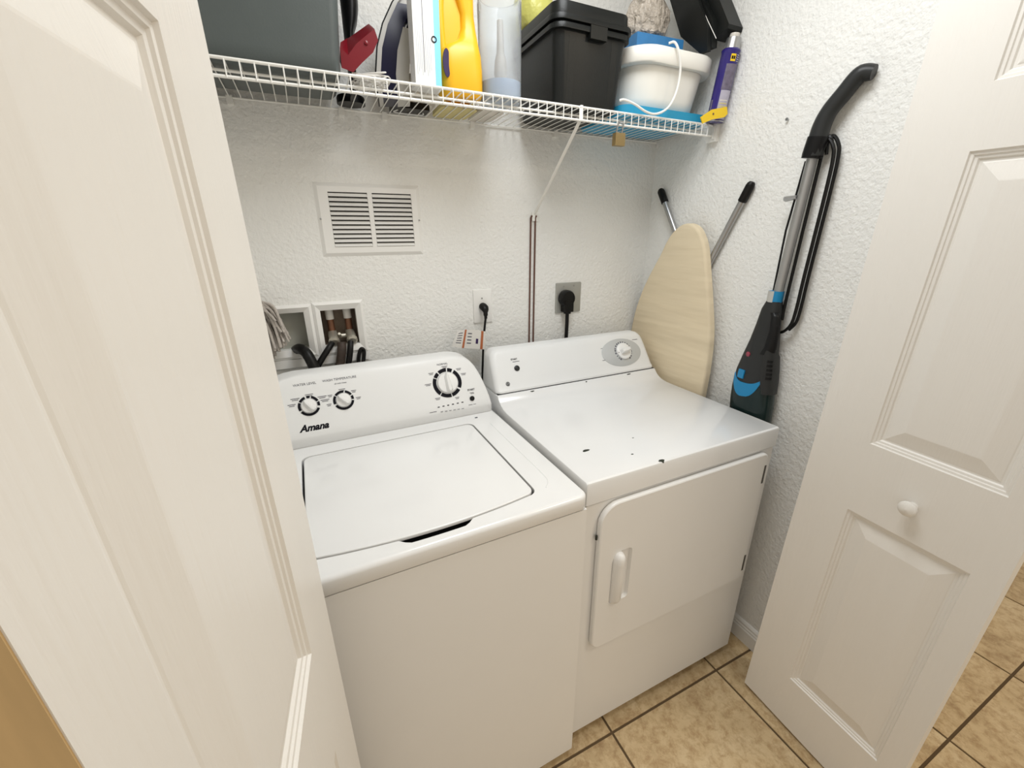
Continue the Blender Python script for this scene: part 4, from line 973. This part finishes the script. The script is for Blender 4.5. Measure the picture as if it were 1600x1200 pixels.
# label patches on the side that looks at the room
camdir = (cm.inverted() @ CP); a_c = math.atan2(camdir.y, camdir.x)
def cpatch(name, a0, a1, z0, z1, m, lift=.0004):
    bm = nb(); K = 8; rows = []
    for z in (z0, z1):
        rows.append([cm @ Vector(((R_c+lift)*math.cos(a_c+a0+(a1-a0)*k/K), (R_c+lift)*math.sin(a_c+a0+(a1-a0)*k/K), z)) for k in range(K+1)])
    loft(bm, rows, False, False, closed=False); return obj(name, bm, m, sc)
cpatch('label_picture', -.15, 1.15, .085, .150, M['candark']); cpatch('label_text_block', -.10, 1.15, .008, .084, M['canlabel']); cpatch('label_text_block', -1.1, -.8, .02, .06, M['candark'])
cpatch('badge', .12, .68, .156, .174, M['scraper'], .0006); cpatch('badge_mark', .20, .38, .161, .169, M['print'], .0009); cpatch('badge_mark', .42, .60, .161, .169, M['print'], .0009)
for k in range(4): cpatch('label_line', .80, 1.15, .156+.005*k, .158+.005*k, M['canlabel'], .0006)
for k in range(6): cpatch('label_line', .02, .95, .016+.008*k, .019+.008*k, M['cloth'] if k in (3, 4) else M['bag'], .0007)
# yellow scraper
ys = thing('yellow_scraper', 'small yellow plastic scraper with a hole, by the spray can', 'scraper', tuple(atY(1115, 182, -.49)))
pl_ = [(1095, 183), (1113, 171), (1136, 166.5), (1137, 178), (1132, 183), (1112, 187), (1098, 193)]
o3 = [atX(0, 0, 1)]
yp = -.528
fr = [atY(a, b, yp) for a, b in pl_]
bm = nb()
rows = loft(bm, [[p+Vector((0, .003, 0)) for p in fr], fr], cap0=True, cap1=True); obj('scraper_blade', bm, M['scraper'], ys, bevel=.0008, smooth=0)
bm = nb(); lathe(bm, [(.0032, 0), (.0032, .0006), (0, .0006)], 12, frame(atY(1114.5, 178, yp-.0002), (0, -1, 0)), cap1=False); obj('hole', bm, M['brown'], ys)
# brass padlock hanging on the lip
pk = thing('brass_padlock', 'small brass padlock hanging from the shelf front lip', 'padlock', (.383, SF-.002, 1.72))
bm = nb(); box(bm, .363, .398, SF-.010, SF+.006, 1.700, 1.733); obj('lock_body', bm, M['brass'], pk, bevel=.002)
bm = nb(); tube(bm, smooth_path([(.370, SF-.002, 1.731), (.370, SF-.0065, 1.752), (.371, SF-.0075, 1.7585), (.380, SF-.001, 1.7605), (.389, SF-.0075, 1.7585), (.390, SF-.0065, 1.752), (.390, SF-.002, 1.731)], 5), .0022, 8); obj('shackle', bm, M['steel'], pk)
# flat things lying on the wires, seen from below
def flat(name, x0, x1, y0, y1, h, m, label, cat, r=.012, z0=0.0):
    bm = nb(); slab(bm, rrect(x0, x1, y0, y1, r, 4), lambda u, v, w: Vector((u, v, ST+z0+w)), h, h*.35, 2); return tag(obj(name, bm, m), label, cat)
flat('black_case', -.372, -.300, -.270, -.207, .02, M['black'], 'small flat black case on the shelf by the back wall left of the iron', 'case', .03)
o = flat('black_pouch', -.232, -.128, -.268, -.207, .018, M['black'], 'flat black pouch with white trim under the iron', 'pouch', .008)
bm = nb(); tube(bm, smooth_path([(-.215, -.245, ST-.001), (-.222, -.222, ST-.001), (-.20, -.215, ST-.001), (-.155, -.214, ST-.001), (-.138, -.222, ST-.001), (-.142, -.238, ST-.001)], 5), .0018, 6); w = obj('white_trim', bm, M['carton'], o)
flat('yellow_cloth', -.110, -.005, -.330, -.207, .014, M['cloth'], 'folded pale yellow cloth lying on the shelf behind the yellow jug', 'cloth', .02)
flat('film_bag', .000, .075, -.335, -.207, .012, M['bag'], 'flattened whitish film bag lying behind the clear canister', 'bag', .02)
